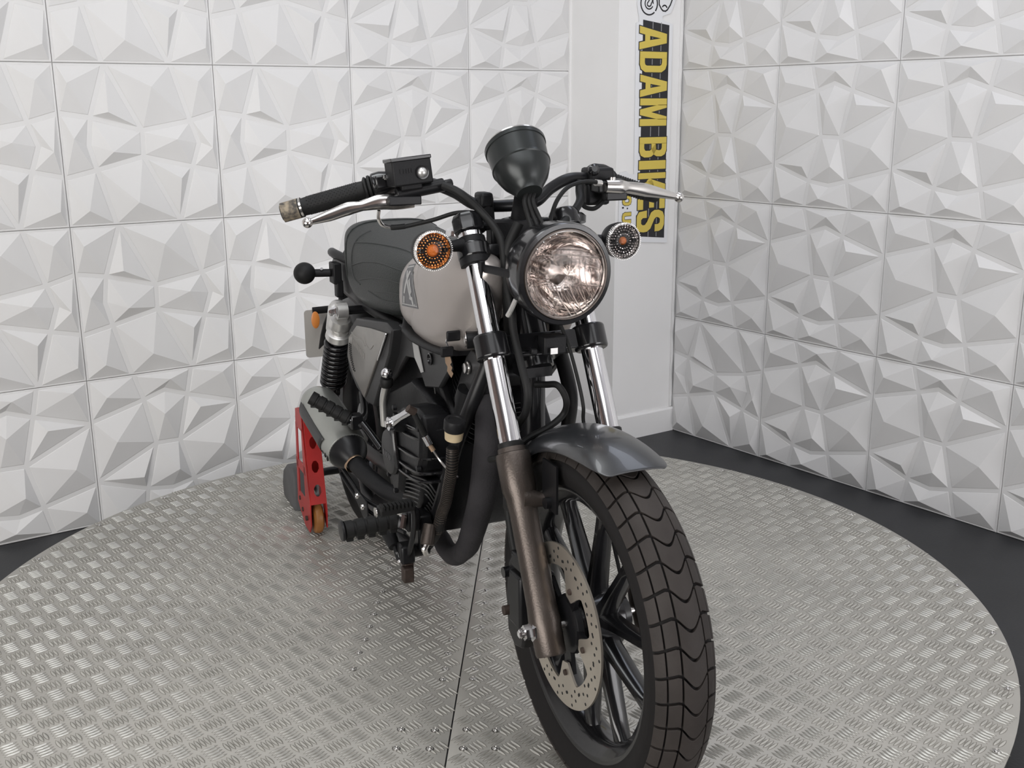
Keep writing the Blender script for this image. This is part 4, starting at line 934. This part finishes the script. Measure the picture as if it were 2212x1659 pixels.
# release arm, cable, adjuster
ARM = U(-.49, -.205, .562)
ARMT = Matrix.Translation((.022, 0, .004))
m = MB(); m.cyl((-.489, -.17, .556), (-.489, -.205, .566), .016, seg=20); m.build('arm_boss', 'engine', cov)
m = MB(); m.tube([(-.492, -.212, .566), (-.445, -.206, .591), (-.398, -.200, .615)], [.0115, .0075, .0085], flat=((0, 1, 0), .45), seg=14); m.lathe([(-.004, .014), (.006, .014)], (-.490, -.212, .566), U(0, -1, 0), 24); arm = m.build('release_arm', 'chrome', cov, angle=40)
MB().lathe([(0, .007), (.005, .007)], (-.490, -.219, .566), U(0, -1, 0), 12).build('arm_bolt', 'steel', arm)
MB().cyl((-.394, -.192, .612), (-.394, -.206, .622), .0080, seg=14).build('cable_clevis', 'rust', arm)
MB().tube([(-.394, -.194, .610), (-.390, -.186, .590), (-.388, -.176, .566)], .0055, seg=10).build('rubber_boot', 'rubber', arm)
MB().cyl((-.388, -.175, .564), (-.384, -.167, .546), .0075, seg=12).build('adjuster_nut', 'chrome', arm)
MB().cyl((-.384, -.167, .546), (-.380, -.161, .534), .005, seg=10).build('adjuster_thread', 'brass', arm)
MB().tube([(-.380, -.161, .534), (-.372, -.150, .514), (-.355, -.140, .500), (-.33, -.13, .492)], .0026, seg=8).build('cable_sheath', 'steel', arm)
# cylinders with fins: front one leaning forward, rear one leaning back
def cylinder(o, ax, nf, name, r0=.056):
    o = Vector(o); ax = Vector(ax).normalized(); m = MB(); m.cyl(o, o+ax*(nf*.013+.02), r0-.012, seg=28); cy = m.build(name, 'engine', eng)
    e1_ = Yv; e2_ = ax.cross(e1_)
    for i in range(nf):
        m = MB(); w_ = r0+.014 if i < nf-4 else r0+.020
        poly = [(w_*math.copysign(abs(cos(a_))**.55, cos(a_)), w_*1.05*math.copysign(abs(sin(a_))**.55, sin(a_))) for a_ in [2*pi*k/28 for k in range(28)]]
        m.prism(poly, o+ax*(.010+i*.013), e1_, e2_, .0028 if e1_.cross(e2_).dot(ax) > 0 else -.0028); m.build('cooling_fin', 'ridge' if False else 'engine', cy, angle=30, bev=.0008)
    m = MB(); c_ = o+ax*(nf*.013+.03); Rm = Matrix((e2_, e1_, ax)).transposed(); m.box(c_, (.10, .115, .045), Rm); m.build('rocker_cover', 'engine', cy, bev=.012)
    return cy
cylinder((-.475, -.012, .545), (.48, 0, .88), 10, 'front_cylinder')
cylinder((-.66, .012, .56), (-.45, 0, .9), 9, 'rear_cylinder')
# carburettor, air pipes and dark parts in the V
m = MB(); m.cyl((-.58, -.03, .62), (-.56, -.05, .70), .034, seg=24); m.cyl((-.58, -.06, .66), (-.58, -.10, .66), .028, seg=20); m.box((-.56, 0, .66), (.14, .12, .08)); m.build('carburettor', 'engine', eng, bev=.006)
m = MB(); m.box((-.70, 0, .60), (.26, .18, .18)); m.build('airbox', 'engine', bike, bev=.02)
m = MB(); m.cyl((-.36, -.095, .655), (-.38, -.10, .60), .020, .017, seg=18); m.build('horn_cap', 'blackmatte', eng)
MB().tube([(-.372, -.10, .66), (-.385, -.10, .62), (-.40, -.10, .59)], .009, seg=10).build('spark_plug_lead', 'rubber', eng)
# oil filler rod with chrome knob
m = MB(); m.tube([(-.698, -.165, .500), (-.684, -.170, .560), (-.655, -.170, .606)], .0078, seg=12); rod = m.build('steel_vent_pipe', 'alloy', bike)
MB().lathe([(0, .0125), (.004, .0145), (.016, .0145), (.020, .012)], (-.656, -.170, .600), U(.25, 0, .97), 16).build('knurled_collar', 'rubber', rod)
MB().sphere((-.648, -.170, .630), .0125, 20).build('chrome_knob', 'chrome', rod)
# --- exhaust -----------------------------------------------------------------
m = MB(); m.tube([(-.43, -.03, .665), (-.385, -.055, .675), (-.335, -.07, .650), (-.312, -.072, .585), (-.320, -.072, .536), (-.347, -.072, .451), (-.387, -.072, .378), (-.436, -.072, .305), (-.490, -.070, .258), (-.545, -.065, .232), (-.610, -.058, .222), (-.70, -.05, .222), (-.80, -.10, .250), (-.84, -.15, .290)], .0215, seg=24, n=8); ex = m.build('exhaust_header', 'wrap', bike, angle=60)
P_ = [(-.335, -.07, .650), (-.312, -.072, .585), (-.320, -.072, .536), (-.347, -.072, .451), (-.387, -.072, .378), (-.436, -.072, .305), (-.490, -.070, .258)]
MB().tube([U(*p)+U(.012, -.004, .0) for p in P_], [.020, .028, .029, .028, .026, .024, .014], seg=20).build('heat_sleeve', 'wrap', ex)
# right rear pipe into muffler
m = MB(); m.tube([(-.60, -.11, .330), (-.69, -.135, .328), (-.745, -.155, .330), (-.815, -.175, .345), (-.87, -.190, .362), (-.90, -.197, .372)], .020, seg=22); rp = m.build('exhaust_pipe', 'blackmatte', bike)
D_ = (U(-.93, -.205, .385)-U(-.86, -.187, .357)).normalized()
MB().lathe([(0, .0245), (.004, .0255), (.020, .0255), (.024, .0245)], U(-.868, -.190, .360), D_, 28, False, False).build('pipe_clamp', 'brass', rp)
MA = U(-.868, -.192, .366); MD = Vector((-.25, -.022, .082)).normalized()
m = MB(); m.lathe([(0, .022), (.006, .028), (.030, .043), (.050, .047)], MA, MD, 40, True, False); m.lathe([(.044, .047), (.046, .0495), (.09, .0525), (.15, .0535), (.235, .053), (.268, .049), (.288, .040), (.296, .024)], MA, MD, 48); muf = m.build('muffler', 'muffler', bike, angle=40)
MB().lathe([(-.002, .022), (.006, .0285), (.030, .0435), (.0445, .0475), (.0450, .0485)], MA, MD, 40, False, False).build('muffler_cone', 'blacksatin', muf)
# charcoal lower panel (a wrap over the lower outer side of the can)
m = MB(); rows = []
e1_ = MD.cross(Zv).normalized(); e2_ = e1_.cross(MD)
for i in range(9):
    t_ = .105+.150*i/8; r_ = .0543; row = []
    for k in range(13):
        a_ = radians(158+125*k/12); row.append(MA+MD*(t_+(.045*(k/12-.5) if i < 2 else 0))+(e1_*cos(a_)+e2_*sin(a_))*r_)
    rows.append(row)
m.grid(rows); m.build('muffler_panel', 'mufdark', muf, angle=60, solid=.001)
m = MB()
for i in range(10):
    a_ = radians(196+7*(i % 3)); p = MA+MD*(.052+.0055*i)+(e1_*cos(a_)+e2_*sin(a_))*.0505
    m.box(p, (.007, .003, .010), Matrix.Rotation(.4, 3, 'Y'))
m.build('pierced_mark', 'hole', muf)
m = MB(); m.tube([(-.905, -.215, .345), (-.85, -.205, .322), (-.79, -.195, .302), (-.70, -.17, .298), (-.62, -.15, .300)], .0045, seg=8); m.tube([(-.915, -.215, .325), (-.86, -.205, .300), (-.79, -.195, .280), (-.70, -.17, .268), (-.62, -.15, .272)], .0045, seg=8)
mb_ = m.build('muffler_stay', 'blacksatin', bike)
m = MB(); m.prism([(-.835, .318), (-.735, .312), (-.728, .262), (-.745, .255), (-.835, .290)], (0, -.200, 0), X, Zv, .004); m.build('stay_plate', 'blackmatte', mb_, bev=.001)
for x_, z_ in ((-.81, .302), (-.765, .290)):
    MB().lathe([(0, .0075), (.004, .0065), (.004, .0035), (.002, .003)], (x_, -.204, z_), U(0, -1, 0), 14).build('stay_bolt', 'steel', mb_)
# --- pegs, pedal, links ------------------------------------------------------
def ribbed_peg(a, b, r, n, name, endcap=True):
    a = Vector(a); b = Vector(b); D_ = (b-a).normalized(); L_ = (b-a).length; pr_ = [(0, r*.6)]
    for i in range(n):
        t0 = L_*i/n; t1 = L_*(i+1)/n; pr_ += [(t0+.0005, r*.86), (t0+(t1-t0)*.22, r*.86), (t0+(t1-t0)*.26, r), (t1-.001, r)]
    m = MB(); m.lathe(pr_, a, D_, 20); pg = m.build(name, 'rubber', bike, angle=30)
    m = MB()
    for i in range(n):
        p = a+D_*(L_*(i+.6)/n); m.box(p-Zv*r*.85, (r*1.1, L_/n*.62, r*.7), Matrix.Rotation(atan2(-D_.x, D_.y)+0, 3, 'Z'))
    m.build('peg_lug', 'rubber', pg, bev=.001)
    if endcap: MB().lathe([(L_, r*1.0), (L_+.003, r*1.18), (L_+.007, r*1.12), (L_+.008, r*.5)], a, D_, 24).build('peg_end_cap', 'blacksatin', pg)
    MB().cyl(a-D_*.035, a+D_*.01, r*.55, seg=12).build('peg_hinge', 'blacksatin', pg)
    return pg
pg = ribbed_peg((-.45, -.215, .374), (-.45, -.328, .370), .0185, 5, 'foot_peg')
ribbed_peg((-.905, -.190, .462), (-.945, -.272, .516), .0165, 5, 'pillion_peg', False)
m = MB(); m.box((-.905, -.175, .455), (.035, .03, .035)); m.tube([(-.90, -.165, .455), (-.87, -.15, .43), (-.83, -.135, .40)], .010); m.tube([(-.91, -.16, .45), (-.95, -.14, .46), (-1.0, -.13, .50)], .009); pbk = m.build('pillion_peg_bracket', 'blackgloss', bike, bev=.003)
MB().lathe([(0, .008), (.003, .007)], (-.900, -.191, .458), U(.3, -.9, .2), 12).build('bracket_screw', 'chrome', pbk)
# brake pedal
m = MB(); m.box((-.382, -.240, .428), (.026, .072, .020), Matrix.Rotation(radians(4), 3, 'X')); ped = m.build('brake_pedal', 'rubber', bike, bev=.004)
m = MB()
for i in range(9): m.box((-.372, -.271+i*.0077, .436), (.022, .004, .010))
m.build('pedal_tread', 'rubber', ped)
MB().lathe([(0, .008), (.001, .010), (.003, .010)], (-.384, -.279, .424), U(0, -1, 0), 18).build('pedal_end', 'steel', ped)
m = MB(); m.tube([(-.384, -.206, .428), (-.386, -.203, .405), (-.392, -.203, .370), (-.405, -.205, .335), (-.43, -.205, .305), (-.46, -.20, .295)], .0080, flat=((0, 1, 0), .6), seg=12); m.build('pedal_arm', 'blacksatin', ped)
m = MB(); m.box((-.445, -.19, .375), (.04, .03, .045)); m.box((-.455, -.165, .345), (.05, .03, .075)); m.box((-.44, -.205, .305), (.035, .030, .040)); m.cyl((-.455, -.15, .30), (-.455, -.215, .30), .014, seg=14); pb2 = m.build('peg_bracket', 'blacksatin', bike, bev=.005)
MB().cyl((-.425, -.212, .395), (-.422, -.218, .368), .0085, seg=8).build('pedal_bolt', 'chrome', pb2)
MB().lathe([(0, .0085), (.004, .007)], (-.425, -.220, .402), U(.4, -.7, .3), 12).build('bracket_pin', 'alloy', pb2)
m = MB(); m.cyl((-.50, -.225, .335), (-.462, -.222, .312), .016, .012, seg=16); m.cyl((-.462, -.222, .312), (-.440, -.220, .290), .0048, seg=10); m.build('brake_light_switch', 'blackmatte', pb2)
MB().cyl((-.452, -.221, .302), (-.436, -.219, .286), .0048, seg=10).build('switch_plunger', 'alloy', pb2)
m = MB(); m.cyl((-.40, -.165, .375), (-.385, -.178, .338), .014, seg=16); m.build('brake_master_cylinder', 'bronze', pb2, bev=.002)
MB().tube([(-.386, -.178, .340), (-.384, -.184, .330), (-.386, -.18, .318)], .0065, seg=10).build('cylinder_spring', 'steel', pb2)
m = MB(); m.box((-.43, -.206, .262), (.022, .022, .032)); m.box((-.445, -.20, .268), (.020, .020, .028)); m.build('pedal_pivot', 'rust', pb2, bev=.003)
# rear brake reservoir on the frame
RV = U(-.264, -.160, .606)
m = MB(); m.lathe([(0, .012), (.003, .0165), (.020, .0180), (.022, .0180)], RV-U(.004, 0, .018), U(.25, 0, .97), 24); rsv = m.build('rear_brake_reservoir', 'frost', bike, angle=40, label='milky plastic reservoir with black cap')
m = MB(); m.lathe([(.022, .0195), (.024, .0205), (.040, .0205), (.044, .0185), (.044, .013), (.042, .012)], RV-U(.004, 0, .018), U(.25, 0, .97), 24); m.build('reservoir_cap', 'blackmatte', rsv, angle=40)
pts = [(-.274, -.160, .572), (-.280, -.160, .53), (-.313, -.155, .484), (-.345, -.150, .44), (-.370, -.150, .407), (-.400, -.150, .357), (-.461, -.150, .303), (-.52, -.15, .27)]
hs = MB().tube(pts, .0105, seg=14).build('reservoir_hose', 'rubber', rsv)
P_, _ = spline([Vector(p) for p in pts[:6]], [0]*6, 9)
m = MB()
for i in range(1, len(P_)-1): m.lathe([(-.0012, .0118), (.0012, .0118)], P_[i], P_[i+1]-P_[i-1], 14)
m.build('hose_coil', 'bronze', hs, kind='stuff')
# ignition lock & key on the right of the frame
m = MB(); m.cyl((-.305, -.06, .765), (-.318, -.112, .762), .0165, seg=24); lk = m.build('steering_lock', 'blacksatin', frame)
MB().lathe([(0, .0145), (.002, .0145), (.0022, .009), (.001, .006)], (-.3185, -.1135, .762), U(-.24, -.97, 0), 20).build('lock_face', 'steel', lk)
keys = empty('key_set', (1.877, -2.09, PH+.0022), -.236, label='pair of black-headed keys on a ring hanging from the lock beside the right fork leg', cat='keys')
m = MB(); m.box((-.328, -.134, .770), (.006, .028, .020)); m.build('key_head', 'blackmatte', keys, bev=.004)
MB().tube([(-.338, -.140, .768), (-.342, -.143, .758), (-.343, -.140, .748)], .0016, seg=8).build('key_ring', 'chrome', keys)
m = MB(); m.box((-.345, -.141, .737), (.008, .026, .020)); m.build('spare_key_head', 'blackmatte', keys, bev=.003)
m = MB(); m.prism([(-.146, .729), (-.136, .729), (-.133, .716), (-.136, .712), (-.132, .706), (-.134, .700), (-.130, .694), (-.134, .686), (-.138, .692), (-.142, .700), (-.141, .708), (-.145, .716)], (-.345, 0, 0), Yv, Zv, .002); m.build('key_blade', 'brass', keys)

# ================================================================== paddock stand
st = empty('paddock_stand', (1.877, -2.09, PH+.0022), -.236, label='red steel paddock stand arm with an amber castor wheel under the motorcycle\'s rear', cat='stand')
def stand_arm(sgn):
    y0 = -.182 if sgn < 0 else .182
    m = MB()
    zt_ = .352; zb_ = .100
    # folded channel: front face + side faces with cut holes (built from strips)
    def frm(z): t_ = (z-zb_)/(zt_-zb_); return Vector((-1.345-.035*t_, y0-sgn*0+(-.004 if sgn < 0 else .004)*t_, z)), .0225-.0015*t_
    
    HZ = [(.122, .156), (.190, .224), (.258, .292)]
    # front plate as two side strips plus bridges
    def P(z, u): c_, w_ = frm(z); return c_+U(.024, u*w_, 0)
    th_ = .003
    def quadbox(a, b, c_, d): 
        n_ = U(th_, 0, 0); m.add([a, b, c_, d, a-n_, b-n_, c_-n_, d-n_], [(0, 1, 2, 3), (7, 6, 5, 4), (0, 4, 5, 1), (1, 5, 6, 2), (2, 6, 7, 3), (3, 7, 4, 0)])
    quadbox(P(zb_, -1), P(zb_, -.45), P(zt_, -.45), P(zt_, -1)); quadbox(P(zb_, .45), P(zb_, 1), P(zt_, 1), P(zt_, .45))
    cuts = [zb_]+[v_ for h_ in HZ for v_ in h_]+[zt_]
    for i in range(0, len(cuts), 2): quadbox(P(cuts[i], -.45), P(cuts[i], .45), P(cuts[i+1], .45), P(cuts[i+1], -.45))
    # rounded corners of the holes
    for h0_, h1_ in HZ:
        for zz, dz in ((h0_, 1), (h1_, -1)):
            for u_ in (-1, 1): quadbox(P(zz, u_*.45), P(zz, u_*.15), P(zz+dz*.004, u_*.3), P(zz+dz*.010, u_*.45))
    arm_ = m.build('channel_arm', 'red', st, angle=30)
    m = MB(); m.box((-1.405, y0, .235), (.003, .040, .20)); m.build('back_web', 'red', st)
    # side plates
    for u_ in (-1, 1):
        m = MB(); yy = y0+u_*.0225
        if u_*sgn > 0:
            out = [(-1.325, .355), (-1.445, .350), (-1.470, .10), (-1.485, .06), (-1.400, .012), (-1.345, .010), (-1.325, .035), (-1.318, .08)]
            # perforated plate from strips
            a_ = [(-1.375, .352), (-1.450, .350), (-1.470, .27), (-1.375, .27)]
            for pl_ in ([(-1.376, .355), (-1.452, .352), (-1.458, .300), (-1.374, .300)], [(-1.366, .20), (-1.476, .20), (-1.474, .175), (-1.360, .175)], [(-1.345, .10), (-1.480, .10), (-1.485, .06), (-1.400, .012), (-1.345, .010), (-1.325, .035), (-1.322, .10)],
                        [(-1.376, .31), (-1.390, .31), (-1.380, .10), (-1.322, .10)], [(-1.440, .31), (-1.460, .31), (-1.482, .10), (-1.455, .10)]):
                m.prism(pl_, (0, yy, 0), X, Zv, .003)
        else:
            m.prism([(-1.376, .355), (-1.420, .35), (-1.40, .10), (-1.36, .10), (-1.345, .035), (-1.325, .025), (-1.318, .08)], (0, yy, 0), X, Zv, .003)
        m.build('side_plate', 'red', st, angle=30)
    m = MB(); m.box((-1.40, y0, .355), (.075, .050, .004)); m.box((-1.355, y0, .343), (.006, .047, .030)); m.build('top_plate', 'red', st, bev=.0008)
    m = MB(); c_ = U(-1.362, y0, .048)
    m.lathe([(-.0145, .020), (-.014, .038), (-.009, .0455), (0, .048), (.009, .0455), (.014, .038), (.0145, .020)], c_, Yv, 36); m.build('castor_wheel', 'amberwheel', st, angle=40)
    MB().cyl((c_.x, y0-.032, c_.z), (c_.x, y0+.032, c_.z), .007, seg=6).build('castor_axle', 'rust', st)
    for x_, z_ in ((-1.42, .055), (-1.45, .08)):
        MB().lathe([(0, .007), (.006, .006)], (x_, y0+sgn*.0225, z_), U(0, sgn, 0), 10).build('plate_bolt', 'rust', st)
stand_arm(-1); stand_arm(1)
m = MB(); m.tube([(-1.46, -.175, .065), (-1.50, -.145, .055), (-1.56, -.125, .05), (-1.68, -.118, .05), (-1.73, -.08, .05), (-1.735, 0, .05), (-1.73, .08, .05), (-1.68, .118, .05), (-1.56, .125, .05), (-1.50, .145, .055), (-1.46, .175, .065)], .013, seg=14); m.build('cross_tube', 'blacksatin', st)
for sgn in (-1, 1):
    MB().cyl((-1.385, sgn*.19, .352), (-1.385, sgn*.19, .372), .008, seg=12).build('support_pin', 'blacksatin', st)
# dark rubber block on the turntable behind the stand
m = MB()
poly = [(-.035, 0), (-.045, .045), (-.020, .095), (.030, .125), (.095, .130), (.120, .10), (.120, 0)]
m.prism(poly, (0, .028, 0), X, Zv, .056, inset=.006)
m.build('rubber_wheel_chock', 'greyrub', None, angle=40, bev=.004, label='dark grey rubber wheel chock on the turntable behind the red paddock stand', cat='wheel chock', loc=tuple(Vector((1.877, -2.09, PH))+Matrix.Rotation(-.236, 3, 'Z') @ U(-1.675, -.178, 0)), rz=-.236)
